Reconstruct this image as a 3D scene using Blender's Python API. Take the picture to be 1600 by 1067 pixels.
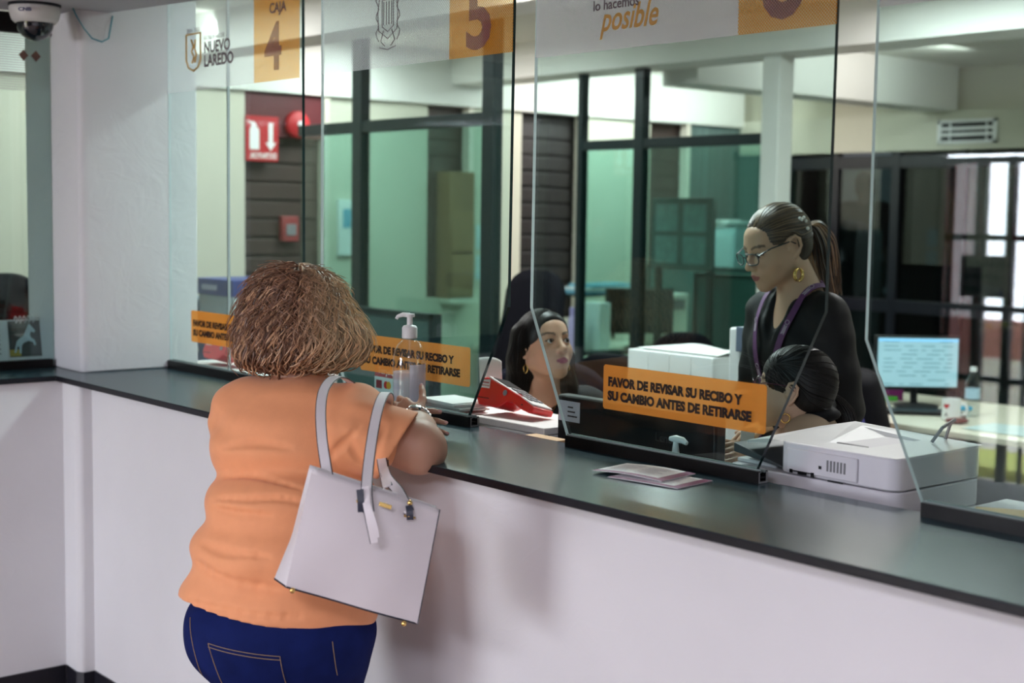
import bpy, bmesh, math, random
import numpy as np
from mathutils import Vector, Matrix

for _o in list(bpy.data.objects):
    bpy.data.objects.remove(_o)
SC = bpy.context.scene
COL = SC.collection
random.seed(7)
NR = np.random.RandomState(11)
PI = math.pi
Z0 = -0.04            # floor level

# ------------------------------------------------------------------ camera
cam_d = bpy.data.cameras.new('camera')
cam_d.sensor_fit = 'HORIZONTAL'
cam_d.sensor_width = 36.0
cam_d.lens = 2222.0 / 1600.0 * 36.0
cam_d.clip_start = 0.05
cam_d.clip_end = 200
cam = bpy.data.objects.new('camera', cam_d)
COL.objects.link(cam)
CP = Vector((4.750, -1.948, 1.655))
CR = Vector((0.6441, 0.7648, 0.0144))
CW = Vector((-0.7610, 0.6428, -0.0883))
CW.normalize()
CR = (CR - CW * CR.dot(CW)).normalized()
CU = CR.cross(CW)
cam.matrix_world = Matrix(((CR.x, CU.x, -CW.x, CP.x), (CR.y, CU.y, -CW.y, CP.y), (CR.z, CU.z, -CW.z, CP.z), (0, 0, 0, 1)))
cam_d.dof.use_dof = True
cam_d.dof.focus_distance = 3.55
cam_d.dof.aperture_fstop = 2.8
SC.camera = cam

# ------------------------------------------------------------------ view, world
SC.view_settings.view_transform = 'Standard'
SC.view_settings.look = 'None'
SC.view_settings.gamma = 1.0
SC.view_settings.use_curve_mapping = False
SC.view_settings.exposure = 1.08
SC.cycles.use_denoising = True
SC.cycles.max_bounces = 10
SC.cycles.transparent_max_bounces = 24
SC.cycles.sample_clamp_indirect = 6.0
SC.cycles.caustics_reflective = False
SC.cycles.caustics_refractive = False

W_ = bpy.data.worlds.new('daylight')
SC.world = W_
W_.use_nodes = True
_bg = W_.node_tree.nodes['Background']
_bg.inputs[0].default_value = (0.88, 0.90, 1.0, 1)
_bg.inputs[1].default_value = 13.0


def area(name, loc, size, power, color, target=None, portal=False):
    d = bpy.data.lights.new(name, 'AREA')
    d.shape = 'RECTANGLE'
    d.size, d.size_y = size
    d.energy = power
    d.color = color
    o = bpy.data.objects.new(name, d)
    COL.objects.link(o)
    o.location = loc
    if target is not None:
        v = Vector(target) - Vector(loc)
        o.rotation_euler = v.to_track_quat('-Z', 'Y').to_euler()
    if portal:
        d.cycles.is_portal = True
    return o


# daylight entering the hall through its entrance (wall at y = -5.1)
area('entrance_portal', (0.35, -5.02, 1.05), (2.3, 2.0), 1.0, (1, 1, 1), (0.35, 0, 1.05), portal=True)
# hall ceiling panels
area('hall_panel_light', (2.8, -3.7, 2.325), (1.1, 0.5), 30, (0.90, 0.88, 1.0), (2.8, -3.7, 0))
area('hall_panel_light', (4.6, -2.6, 2.325), (1.1, 0.5), 36, (0.90, 0.88, 1.0), (4.6, -2.6, 0))
# office ceiling panels
for _x, _y, _p in ((-1.9, 1.3, 13), (-2.1, 3.1, 15), (-2.0, 5.4, 20), (0.9, 1.5, 24), (1.2, 3.4, 17), (3.0, 5.6, 18), (3.4, 2.2, 15)):
    area('office_panel_light', (_x, _y, 2.715), (1.15, 0.28), _p, (0.96, 0.98, 0.97), (_x, _y, 0))


# cove lights washing the white fascias of the coffers
for _l, _t, _p in (((-2.35, 2.0, 2.66), (-3.0, 2.0, 2.52), 3.6), ((-2.35, 4.95, 2.66), (-3.0, 4.95, 2.52), 2.6), ((-2.35, 6.2, 2.66), (-3.0, 6.2, 2.52), 3.2), ((-.35, 5.5, 2.66), (-1.0, 5.5, 2.58), 2.6)):
    area('cove_light', _l, (1.3, .08), _p, (0.98, 1.0, 0.97), _t)


# ------------------------------------------------------------------ materials
def lin(h):
    if isinstance(h, str):
        h = [int(h[i:i + 2], 16) / 255 for i in (0, 2, 4)]
        return tuple((c / 12.92 if c <= .04045 else ((c + .055) / 1.055) ** 2.4) for c in h)
    return tuple(h)


def node(nt, t, **kw):
    n = nt.nodes.new(t)
    for k, v in kw.items():
        setattr(n, k, v)
    return n


def mat(name, color, rough=0.5, metal=0.0, vary=0.06, scale=12.0, bump=0.0, bscale=60.0, stretch=None, emit=0.0, spec=0.5, trans=0.0, attr=None, sheen=0.0, coat=0.0):
    m = bpy.data.materials.new(name)
    m.use_nodes = True
    nt = m.node_tree
    b = nt.nodes['Principled BSDF']
    c = lin(color)
    tc = node(nt, 'ShaderNodeTexCoord')
    mp = node(nt, 'ShaderNodeMapping')
    if stretch:
        mp.inputs['Scale'].default_value = stretch
    nt.links.new(tc.outputs['Object'], mp.inputs[0])
    nz = node(nt, 'ShaderNodeTexNoise')
    nz.inputs['Scale'].default_value = scale
    nz.inputs['Detail'].default_value = 4
    nt.links.new(mp.outputs[0], nz.inputs[0])
    mx = node(nt, 'ShaderNodeMix', data_type='RGBA')
    mx.inputs[6].default_value = tuple(max(0, x * (1 - vary * 1.6)) for x in c) + (1,)
    mx.inputs[7].default_value = tuple(min(1, x * (1 + vary * 1.6)) for x in c) + (1,)
    nt.links.new(nz.outputs['Fac'], mx.inputs[0])
    out = mx.outputs[2]
    if attr:
        at = node(nt, 'ShaderNodeAttribute', attribute_name=attr)
        m2 = node(nt, 'ShaderNodeMix', data_type='RGBA', blend_type='MULTIPLY')
        m2.inputs[0].default_value = 1.0
        nt.links.new(at.outputs['Color'], m2.inputs[6])
        nt.links.new(out, m2.inputs[7])
        out = m2.outputs[2]
    nt.links.new(out, b.inputs['Base Color'])
    b.inputs['Roughness'].default_value = rough
    b.inputs['Metallic'].default_value = metal
    b.inputs['Specular IOR Level'].default_value = spec
    b.inputs['Transmission Weight'].default_value = trans
    b.inputs['Sheen Weight'].default_value = sheen
    b.inputs['Coat Weight'].default_value = coat
    if emit:
        nt.links.new(out, b.inputs['Emission Color'])
        b.inputs['Emission Strength'].default_value = emit
    if bump:
        bn = node(nt, 'ShaderNodeTexNoise')
        bn.inputs['Scale'].default_value = bscale
        bn.inputs['Detail'].default_value = 5
        nt.links.new(mp.outputs[0], bn.inputs[0])
        bp = node(nt, 'ShaderNodeBump')
        bp.inputs['Strength'].default_value = bump
        bp.inputs['Distance'].default_value = 0.004
        nt.links.new(bn.outputs['Fac'], bp.inputs['Height'])
        nt.links.new(bp.outputs[0], b.inputs['Normal'])
    return m


def glass_mat(name, tint, f0=0.04, rough=0.0, refl=1.0, haze=0.0):
    """thin pane: tinted transparency and a Schlick reflection on each face"""
    m = bpy.data.materials.new(name)
    m.use_nodes = True
    nt = m.node_tree
    nt.nodes.remove(nt.nodes['Principled BSDF'])
    out = nt.nodes['Material Output']
    tr = node(nt, 'ShaderNodeBsdfTransparent')
    nz = node(nt, 'ShaderNodeTexNoise')
    nz.inputs['Scale'].default_value = 5
    cr = node(nt, 'ShaderNodeMix', data_type='RGBA')
    cr.inputs[6].default_value = tuple(tint) + (1,)
    cr.inputs[7].default_value = tuple(min(1, t * 1.015) for t in tint) + (1,)
    nt.links.new(nz.outputs['Fac'], cr.inputs[0])
    nt.links.new(cr.outputs[2], tr.inputs[0])
    gl = node(nt, 'ShaderNodeBsdfGlossy')
    gl.inputs['Roughness'].default_value = rough
    gl.inputs['Color'].default_value = (refl, refl, refl, 1)
    lw = node(nt, 'ShaderNodeLayerWeight')
    lw.inputs[0].default_value = 0.5
    p = node(nt, 'ShaderNodeMath', operation='POWER')
    p.inputs[1].default_value = 5
    nt.links.new(lw.outputs['Facing'], p.inputs[0])
    ma = node(nt, 'ShaderNodeMath', operation='MULTIPLY_ADD')
    ma.inputs[1].default_value = 1 - f0
    ma.inputs[2].default_value = f0
    nt.links.new(p.outputs[0], ma.inputs[0])
    mx = node(nt, 'ShaderNodeMixShader')
    nt.links.new(ma.outputs[0], mx.inputs[0])
    nt.links.new(tr.outputs[0], mx.inputs[1])
    nt.links.new(gl.outputs[0], mx.inputs[2])
    fin = mx.outputs[0]
    if haze:
        df = node(nt, 'ShaderNodeBsdfDiffuse')
        df.inputs[0].default_value = (.8, .85, .85, 1)
        m2 = node(nt, 'ShaderNodeMixShader')
        m2.inputs[0].default_value = haze
        nt.links.new(fin, m2.inputs[1])
        nt.links.new(df.outputs[0], m2.inputs[2])
        fin = m2.outputs[0]
    nt.links.new(fin, out.inputs[0])
    return m


def film_mat(name, color, opacity, pitch=0.0, hole=0.0, hole_open=0.75, tint=None):
    """printed vinyl film on glass: partly see-through, optionally perforated"""
    m = bpy.data.materials.new(name)
    m.use_nodes = True
    nt = m.node_tree
    nt.nodes.remove(nt.nodes['Principled BSDF'])
    out = nt.nodes['Material Output']
    c = lin(color)
    tr = node(nt, 'ShaderNodeBsdfTransparent')
    tr.inputs[0].default_value = tuple(tint or (1, 1, 1)) + (1,)
    df = node(nt, 'ShaderNodeBsdfDiffuse')
    tl = node(nt, 'ShaderNodeBsdfTranslucent')
    nz = node(nt, 'ShaderNodeTexNoise')
    nz.inputs['Scale'].default_value = 9
    cm = node(nt, 'ShaderNodeMix', data_type='RGBA')
    cm.inputs[6].default_value = tuple(x * .95 for x in c) + (1,)
    cm.inputs[7].default_value = tuple(min(1, x * 1.05) for x in c) + (1,)
    nt.links.new(nz.outputs['Fac'], cm.inputs[0])
    nt.links.new(cm.outputs[2], df.inputs[0])
    nt.links.new(cm.outputs[2], tl.inputs[0])
    m0 = node(nt, 'ShaderNodeMixShader')
    m0.inputs[0].default_value = 0.35
    nt.links.new(df.outputs[0], m0.inputs[1])
    nt.links.new(tl.outputs[0], m0.inputs[2])
    mx = node(nt, 'ShaderNodeMixShader')
    mx.inputs[0].default_value = opacity
    nt.links.new(tr.outputs[0], mx.inputs[1])
    nt.links.new(m0.outputs[0], mx.inputs[2])
    if pitch:
        tc = node(nt, 'ShaderNodeTexCoord')
        sep = node(nt, 'ShaderNodeSeparateXYZ')
        nt.links.new(tc.outputs['Object'], sep.inputs[0])
        acc = []
        # two interleaved lattices of round holes
        for ax, off in ((0, 0.0), (2, 0.0), (0, 0.5), (2, 0.5)):
            d = node(nt, 'ShaderNodeMath', operation='MULTIPLY_ADD')
            d.inputs[1].default_value = 1.0 / pitch
            d.inputs[2].default_value = off + 400
            nt.links.new(sep.outputs[ax], d.inputs[0])
            f = node(nt, 'ShaderNodeMath', operation='FRACT')
            nt.links.new(d.outputs[0], f.inputs[0])
            s = node(nt, 'ShaderNodeMath', operation='SUBTRACT')
            s.inputs[1].default_value = .5
            nt.links.new(f.outputs[0], s.inputs[0])
            q = node(nt, 'ShaderNodeMath', operation='MULTIPLY')
            nt.links.new(s.outputs[0], q.inputs[0])
            nt.links.new(s.outputs[0], q.inputs[1])
            acc.append(q)
        res = []
        for i in (0, 2):
            a = node(nt, 'ShaderNodeMath', operation='ADD')
            nt.links.new(acc[i].outputs[0], a.inputs[0])
            nt.links.new(acc[i + 1].outputs[0], a.inputs[1])
            res.append(a)
        mn = node(nt, 'ShaderNodeMath', operation='MINIMUM')
        nt.links.new(res[0].outputs[0], mn.inputs[0])
        nt.links.new(res[1].outputs[0], mn.inputs[1])
        lt = node(nt, 'ShaderNodeMath', operation='LESS_THAN')
        lt.inputs[1].default_value = hole * hole
        nt.links.new(mn.outputs[0], lt.inputs[0])
        sc_ = node(nt, 'ShaderNodeMath', operation='MULTIPLY')
        sc_.inputs[1].default_value = hole_open
        nt.links.new(lt.outputs[0], sc_.inputs[0])
        t2 = node(nt, 'ShaderNodeBsdfTransparent')
        m3 = node(nt, 'ShaderNodeMixShader')
        nt.links.new(sc_.outputs[0], m3.inputs[0])
        nt.links.new(mx.outputs[0], m3.inputs[1])
        nt.links.new(t2.outputs[0], m3.inputs[2])
        mx = m3
    nt.links.new(mx.outputs[0], out.inputs[0])
    return m


M = {}
def plaster(name, color, bump):
    m = mat(name, color, rough=0.62, vary=0.05, scale=2.2, spec=0.3)
    nt = m.node_tree
    b = nt.nodes['Principled BSDF']
    tc = node(nt, 'ShaderNodeTexCoord')
    n1 = node(nt, 'ShaderNodeTexNoise')
    n1.inputs['Scale'].default_value = 7
    n1.inputs['Detail'].default_value = 7
    n1.inputs['Distortion'].default_value = 2.2
    n2 = node(nt, 'ShaderNodeTexVoronoi', feature='DISTANCE_TO_EDGE')
    n2.inputs['Scale'].default_value = 5.0
    n3 = node(nt, 'ShaderNodeTexNoise')
    n3.inputs['Scale'].default_value = 2.5
    vm = node(nt, 'ShaderNodeVectorMath', operation='MULTIPLY_ADD')
    vm.inputs[1].default_value = (.5, .5, .5)
    nt.links.new(tc.outputs['Object'], n1.inputs[0])
    nt.links.new(tc.outputs['Object'], n3.inputs[0])
    nt.links.new(n3.outputs['Color'], vm.inputs[0])
    nt.links.new(tc.outputs['Object'], vm.inputs[2])
    nt.links.new(vm.outputs[0], n2.inputs[0])
    rp = node(nt, 'ShaderNodeMapRange')
    rp.inputs[1].default_value = 0.0
    rp.inputs[2].default_value = 0.03
    nt.links.new(n2.outputs['Distance'], rp.inputs[0])
    ad = node(nt, 'ShaderNodeMath', operation='MULTIPLY_ADD')
    ad.inputs[1].default_value = -0.08
    nt.links.new(rp.outputs[0], ad.inputs[0])
    nt.links.new(n1.outputs['Fac'], ad.inputs[2])
    bp = node(nt, 'ShaderNodeBump')
    bp.inputs['Strength'].default_value = bump
    bp.inputs['Distance'].default_value = 0.006
    nt.links.new(ad.outputs[0], bp.inputs['Height'])
    nt.links.new(bp.outputs[0], b.inputs['Normal'])
    return m


M['plaster'] = plaster('white_painted_plaster', (0.74, 0.735, 0.75), 0.55)
M['plaster_wall'] = plaster('white_painted_wall', (0.74, 0.735, 0.75), 0.28)
M['office_wall'] = mat('cream_office_paint', (0.60, 0.58, 0.47), 0.6, vary=.03, scale=2)
M['beam_white'] = mat('white_beam_paint', (0.80, 0.79, 0.74), 0.6, vary=.03, scale=2)
M['ceiling'] = mat('ceiling_paint', (0.42, 0.41, 0.44), 0.7, vary=.03, scale=3)
M['office_ceiling'] = mat('office_ceiling_paint', (0.74, 0.72, 0.64), 0.7, vary=.03, scale=3)
M['tile_floor'] = mat('terracotta_tile', (0.33, 0.24, 0.20), 0.35, vary=.12, scale=4)
M['office_floor'] = mat('grey_tile', (0.34, 0.33, 0.31), 0.4, vary=.1, scale=4)
M['black_paint'] = mat('black_paint', (0.012, 0.012, 0.018), 0.35, vary=.3, scale=30)
M['counter'] = mat('dark_counter_laminate', (0.016, 0.042, 0.055), 0.24, vary=.25, scale=6, bump=.05, bscale=30, spec=0.36)  # teal base paints in the green office mirrored by the counter
M['counter_edge'] = mat('counter_edge', (0.009, 0.009, 0.013), 0.35, vary=.3, scale=20, spec=.25)
M['alu_black'] = mat('black_aluminium', (0.006, 0.0055, 0.0055), 0.3, .0, vary=.3, scale=40, spec=.22)
M['alu_cut'] = mat('bare_cut_aluminium', (0.35, 0.35, 0.35), 0.35, .8)
M['glass'] = glass_mat('green_float_glass', (0.845, 0.938, 0.928), 0.038)
M['glass_edge'] = film_mat('painted_light_glass_edge', (0.86, 0.96, 0.97), 1.0)  # light gathered in the rim, put into a pale colour
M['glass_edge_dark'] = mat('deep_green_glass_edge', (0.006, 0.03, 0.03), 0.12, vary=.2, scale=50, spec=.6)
M['film'] = film_mat('white_perforated_film', (0.82, 0.79, 0.80), 0.42, 0.0085, 0.29, 0.95)
M['film_plain'] = film_mat('white_film', (0.76, 0.70, 0.72), 0.46, 0.0050, 0.25, 0.6)
M['film_orange'] = film_mat('orange_film', (0.84, 0.38, 0.06), 0.46, 0.0075, 0.28, 0.85, tint=(1, .72, .35))
M['film_purple'] = film_mat('purple_film', (0.20, 0.09, 0.20), 0.58, 0.0075, 0.28, 0.7)
M['film_grey'] = film_mat('grey_film_print', (0.22, 0.17, 0.19), 0.85)
M['film_gold'] = film_mat('gold_film_print', (0.66, 0.40, 0.14), 0.85)
M['film_pink'] = film_mat('pink_film_print', (0.68, 0.10, 0.25), 0.85)
M['sticker'] = film_mat('orange_sticker_film', (0.92, 0.42, 0.09), 0.52, tint=(1, .80, .52))
M['sticker_dots'] = film_mat('orange_sticker_film_perforated', (0.90, 0.42, 0.10), 0.58, 0.0075, 0.24, 0.85, tint=(1, .80, .52))
M['sticker_ink'] = film_mat('dark_sticker_ink', (0.030, 0.035, 0.045), 0.72)
M['white_plastic'] = mat('white_plastic', (0.80, 0.80, 0.80), 0.35, vary=.02)
M['black_plastic'] = mat('black_plastic', (0.007, 0.007, 0.009), 0.4, vary=.2, spec=.3)
M['grey_plastic'] = mat('grey_plastic', (0.20, 0.20, 0.21), 0.45)
M['dark_metal'] = mat('dark_teal_frame_paint', (0.006, 0.017, 0.019), 0.4, vary=.15, spec=.3)
M['brown'] = mat('dark_brown_shutter', (0.055, 0.032, 0.027), 0.5, vary=.2, scale=5)
M['maroon'] = mat('maroon_paint', (0.10, 0.012, 0.016), 0.5, vary=.15)
M['red'] = mat('glossy_red', (0.75, 0.012, 0.012), 0.28, vary=.05, coat=.3)
M['red_matte'] = mat('red_print', (0.46, 0.012, 0.018), 0.5)
M['paper'] = mat('white_paper', (0.82, 0.82, 0.80), 0.7, vary=.03)
M['steel'] = mat('silver_metal', (0.75, 0.75, 0.76), 0.18, 1.0)
M['gold'] = mat('gold_metal', (0.85, 0.58, 0.20), 0.2, 1.0)


# ------------------------------------------------------------------ mesh helpers
class MB:
    def __init__(s):
        s.v, s.f, s.m, s.c = [], [], [], []
        s.col = None

    def add(s, vs, fs, mi=0, T=None):
        o = len(s.v)
        for p in vs:
            p = Vector(p)
            if T is not None:
                p = T @ p
            s.v.append(tuple(p))
            s.c.append(s.col or (1, 1, 1))
        for f in fs:
            s.f.append(tuple(i + o for i in f))
            s.m.append(mi)
        return s

    def box(s, c, d, mi=0, T=None, rz=0.0):
        x, y, z = (k / 2 for k in d)
        vs = [(-x, -y, -z), (x, -y, -z), (x, y, -z), (-x, y, -z), (-x, -y, z), (x, -y, z), (x, y, z), (-x, y, z)]
        R = Matrix.Translation(c) @ Matrix.Rotation(rz, 4, 'Z')
        if T is not None:
            R = T @ R
        return s.add(vs, [(3, 2, 1, 0), (4, 5, 6, 7), (0, 1, 5, 4), (1, 2, 6, 5), (2, 3, 7, 6), (3, 0, 4, 7)], mi, R)

    def bb(s, a, b, mi=0):
        c = [(p + q) / 2 for p, q in zip(a, b)]
        return s.box(c, [abs(q - p) for p, q in zip(a, b)], mi)

    def tube(s, pts, r, n=8, mi=0, cap=True, flat=1.0, T=None):
        pts = [Vector(p) for p in pts]
        rs = r if hasattr(r, '__len__') else [r] * len(pts)
        vs, fs = [], []
        up = None
        for i, p in enumerate(pts):
            d = (pts[min(i + 1, len(pts) - 1)] - pts[max(i - 1, 0)])
            d = d.normalized() if d.length > 1e-9 else Vector((0, 0, 1))
            if up is None:
                up = d.orthogonal().normalized()
            up = (up - d * up.dot(d))
            up = up.normalized() if up.length > 1e-6 else d.orthogonal().normalized()
            w = d.cross(up)
            for k in range(n):
                a = 2 * PI * k / n
                vs.append(p + up * (math.cos(a) * rs[i]) + w * (math.sin(a) * rs[i] * flat))
        for i in range(len(pts) - 1):
            for k in range(n):
                k2 = (k + 1) % n
                fs.append((i * n + k, i * n + k2, (i + 1) * n + k2, (i + 1) * n + k))
        if cap:
            fs.append(tuple(range(n - 1, -1, -1)))
            fs.append(tuple((len(pts) - 1) * n + k for k in range(n)))
        return s.add(vs, fs, mi, T)

    def lathe(s, prof, n=28, mi=0, T=None, cap=True):
        vs, fs = [], []
        for (r, z) in prof:
            for k in range(n):
                a = 2 * PI * k / n
                vs.append((r * math.cos(a), r * math.sin(a), z))
        for i in range(len(prof) - 1):
            for k in range(n):
                k2 = (k + 1) % n
                fs.append((i * n + k, i * n + k2, (i + 1) * n + k2, (i + 1) * n + k))
        if cap:
            fs.append(tuple(range(n - 1, -1, -1)))
            fs.append(tuple((len(prof) - 1) * n + k for k in range(n)))
        return s.add(vs, fs, mi, T)

    def sphere(s, c, r, n=14, mi=0, T=None):
        rr = r if hasattr(r, '__len__') else (r, r, r)
        vs, fs = [], []
        h = n // 2
        for i in range(h + 1):
            t = PI * i / h
            for k in range(n):
                a = 2 * PI * k / n
                vs.append((c[0] + rr[0] * math.sin(t) * math.cos(a), c[1] + rr[1] * math.sin(t) * math.sin(a), c[2] - rr[2] * math.cos(t)))
        for i in range(h):
            for k in range(n):
                k2 = (k + 1) % n
                fs.append((i * n + k, i * n + k2, (i + 1) * n + k2, (i + 1) * n + k))
        return s.add(vs, fs, mi, T)

    def prism(s, poly, h, axis=2, mi=0, T=None, o=0.0):
        """poly: 2D outline (CCW); extruded from o to o+h along axis"""
        n = len(poly)

        def P(a, b, c):
            return {2: (a, b, c), 1: (a, c, b), 0: (c, a, b)}[axis]
        vs = [P(a, b, o) for a, b in poly] + [P(a, b, o + h) for a, b in poly]
        fs = [tuple(range(n - 1, -1, -1)), tuple(range(n, 2 * n))]
        fs += [(i, (i + 1) % n, n + (i + 1) % n, n + i) for i in range(n)]
        return s.add(vs, fs, mi, T)

    def grid(s, fn, nu, nv, mi=0, T=None, thick=0.0):
        vs = [fn(i / nu, j / nv) for j in range(nv + 1) for i in range(nu + 1)]
        fs = [(j * (nu + 1) + i, j * (nu + 1) + i + 1, (j + 1) * (nu + 1) + i + 1, (j + 1) * (nu + 1) + i) for j in range(nv) for i in range(nu)]
        return s.add(vs, fs, mi, T)

    def build(s, name, mats, parent=None, smooth=False, bev=0.0, seg=2, solid=0.0, auto=40, loc=None):
        me = bpy.data.meshes.new(name)
        me.from_pydata(s.v, [], s.f)
        if not isinstance(mats, (list, tuple)):
            mats = [mats]
        for m in mats:
            me.materials.append(m)
        if len(mats) > 1:
            me.polygons.foreach_set('material_index', s.m)
        bm = bmesh.new()
        bm.from_mesh(me)
        bmesh.ops.recalc_face_normals(bm, faces=bm.faces)
        bm.to_mesh(me)
        bm.free()
        if s.col is not None:
            at = me.color_attributes.new('col', 'FLOAT_COLOR', 'POINT')
            at.data.foreach_set('color', [x for c in s.c for x in (*c, 1.0)])
        if smooth:
            me.shade_smooth()
            if auto and auto < 180:
                me.set_sharp_from_angle(angle=math.radians(auto))
        o = bpy.data.objects.new(name, me)
        COL.objects.link(o)
        if parent is not None:
            o.parent = parent
        if loc is not None:
            o.location = loc
        if solid:
            md = o.modifiers.new('solid', 'SOLIDIFY')
            md.thickness = solid
            md.offset = 0
        if bev:
            md = o.modifiers.new('bev', 'BEVEL')
            md.width = bev
            md.segments = seg
            md.limit_method = 'ANGLE'
            md.harden_normals = False
            if not smooth:
                me.shade_smooth()
                me.set_sharp_from_angle(angle=math.radians(35))
        return o


def tag(o, label, cat, group=None, kind=None):
    if label:
        o['label'] = label
    if cat:
        o['category'] = cat
    if group:
        o['group'] = group
    if kind:
        o['kind'] = kind
    return o


def thing(name, label, cat, loc=(0, 0, 0), rz=0.0, group=None):
    o = bpy.data.objects.new(name, None)
    o.empty_display_size = .05
    COL.objects.link(o)
    o.location = loc
    o.rotation_euler = (0, 0, rz)
    return tag(o, label, cat, group)


def struct(o):
    o['kind'] = 'structure'
    return o


def dup(root, loc, rz, label, group=None):
    def cp(o, par):
        c = o.copy()
        COL.objects.link(c)
        c.parent = par
        for ch in list(o.children):
            cp(ch, c)
        return c
    r = cp(root, None)
    r.location = loc
    r.rotation_euler = (0, 0, rz)
    r['label'] = label
    if group:
        r['group'] = group
    return r


def text(name, s, size, T, m, parent=None, bold=0.0, ext=0.0006, align='LEFT', shear=0.0, sx=1.0, spacing=1.0):
    """flat lettering turned into a mesh; lies in the local XY plane of T"""
    cu = bpy.data.curves.new(name, 'FONT')
    cu.body = s
    cu.size = size
    cu.offset = bold
    cu.extrude = ext
    cu.align_x = align
    cu.shear = shear
    cu.space_character = spacing
    cu.resolution_u = 3
    tmp = bpy.data.objects.new(name, cu)
    COL.objects.link(tmp)
    dg = bpy.context.evaluated_depsgraph_get()
    me = bpy.data.meshes.new_from_object(tmp.evaluated_get(dg))
    bpy.data.objects.remove(tmp)
    me.transform(T @ Matrix.Diagonal((sx, 1, 1, 1)))
    me.materials.clear()
    me.materials.append(m)
    me.name = name
    o = bpy.data.objects.new(name, me)
    COL.objects.link(o)
    if parent is not None:
        o.parent = parent
    return o


def frame(o, x, y):
    """4x4 whose local X, Y follow the given directions at origin o"""
    x = Vector(x).normalized()
    y = Vector(y)
    z = x.cross(y).normalized()
    y = z.cross(x)
    return Matrix(((x.x, y.x, z.x, o[0]), (x.y, y.y, z.y, o[1]), (x.z, y.z, z.z, o[2]), (0, 0, 0, 1)))
# ================================================================== SETTING
def slab(name, a, b, m, bev=0.0):
    return struct(MB().bb(a, b).build(name, m, bev=bev))


# ---- floors, outer shell
slab('floor_hall', (-6, -5.2, Z0 - .1), (6.6, 0.12, Z0), M['tile_floor'])
slab('floor_office', (-6, 0.12, Z0 - .1), (6.6, 7.2, Z0 - .002), M['office_floor'])
slab('ceiling_office', (-6.1, -5.2, 2.75), (6.6, 9.2, 2.85), M['office_ceiling'])
mb = MB()
mb.prism([(-.24, -5.1), (6.5, -5.1), (6.5, .40), (1.3, .40), (.49, .32), (-.10, .22), (-.24, .22)], .38, 2, 0, None, 2.34)
struct(mb.build('ceiling_hall', M['ceiling'], bev=.01))
slab('wall_right', (6.5, -5.2, Z0), (6.6, 9.2, 2.85), M['plaster_wall'])
# left office wall in lengths between the shuttered openings
M['shaded_teal_curtain'] = mat('shaded_wall_teal_blind', (.12, .17, .16), .8, vary=.35, scale=5, stretch=(6, 6, .05))  # dark teal blind colour painted in for wall ends lying in shadow
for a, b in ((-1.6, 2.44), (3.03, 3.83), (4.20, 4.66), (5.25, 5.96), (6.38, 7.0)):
    slab('wall_left', (-3.15, a, Z0), (-3.0, b, 2.39), M['shaded_teal_curtain'] if a > 6 else M['office_wall'])
for a, b, z in ((2.44, 3.03, Z0), (3.83, 4.20, 1.085), (4.66, 5.25, .9), (5.96, 6.38, .9)):
    if z > 0:
        slab('wall_left', (-3.15, a, Z0), (-3.0, b, z), M['office_wall'])
slab('trim_1', (-3.15, -1.6, 2.39), (-2.96, 7.0, 2.75), M['beam_white'])
slab('wall_office_side', (-6.1, -1.60, Z0), (-.28, -1.56, 2.75), M['office_wall'])
M['hall_dark'] = mat('darkened_hall_shell', (.045, .04, .04), .55, vary=.2, scale=3)  # hall shell coloured dark so the screens mirror little light
slab('wall_hall_left', (-3.1, -5.2, Z0), (-3.0, -1.60, 2.75), M['hall_dark'])
slab('wall_hall_return', (-3.1, -1.64, Z0), (-.24, -1.60, 2.75), M['hall_dark'])
slab('ceiling_hall_left', (-3.0, -5.1, 2.34), (-.24, -1.62, 2.40), M['hall_dark'])
slab('wall_hall_back_far_left', (-3.1, -5.2, Z0), (-.85, -5.1, 2.75), M['hall_dark'])
slab('wall_outer_left', (-6.1, -2.3, Z0), (-6.0, 9.2, 2.85), M['office_wall'])
# far wall: bulkhead above the dark doors, recess above it
slab('wall_far', (-3.2, 7.0, 2.165), (6.5, 7.15, 2.44), M['office_wall'])
slab('wall_far_upper', (-3.2, 7.15, 2.44), (6.5, 7.25, 2.75), M['office_wall'])
slab('wall_far_left', (-3.2, 7.0, Z0), (-2.62, 7.15, 2.165), M['shaded_teal_curtain'])  # same painted shadow as the end of the left wall
slab('wall_far_right', (0.75, 7.0, Z0), (6.5, 7.15, 2.165), M['office_wall'])
slab('wall_back_room', (-4.2, 9.1, Z0), (6.5, 9.2, 2.75), M['brown'])
slab('wall_back_room_side', (-4.2, 7.15, Z0), (-4.1, 9.2, 2.75), M['brown'])
# beams of the coffered ceiling
slab('beam_cross', (-3.0, 4.0, 2.53), (6.5, 4.3, 2.75), M['beam_white'])
slab('beam_cross_front', (-3.0, 1.9, 2.53), (6.5, 2.15, 2.75), M['beam_white'])
slab('beam_long', (-1.28, 4.3, 2.44), (-1.0, 7.0, 2.75), M['beam_white'])
slab('beam_long_right', (2.3, .5, 2.53), (2.55, 7.0, 2.75), M['beam_white'])
slab('column_steel', (-.31, 4.06, Z0), (-.19, 4.18, 2.53), M['beam_white'], bev=.006)

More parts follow.
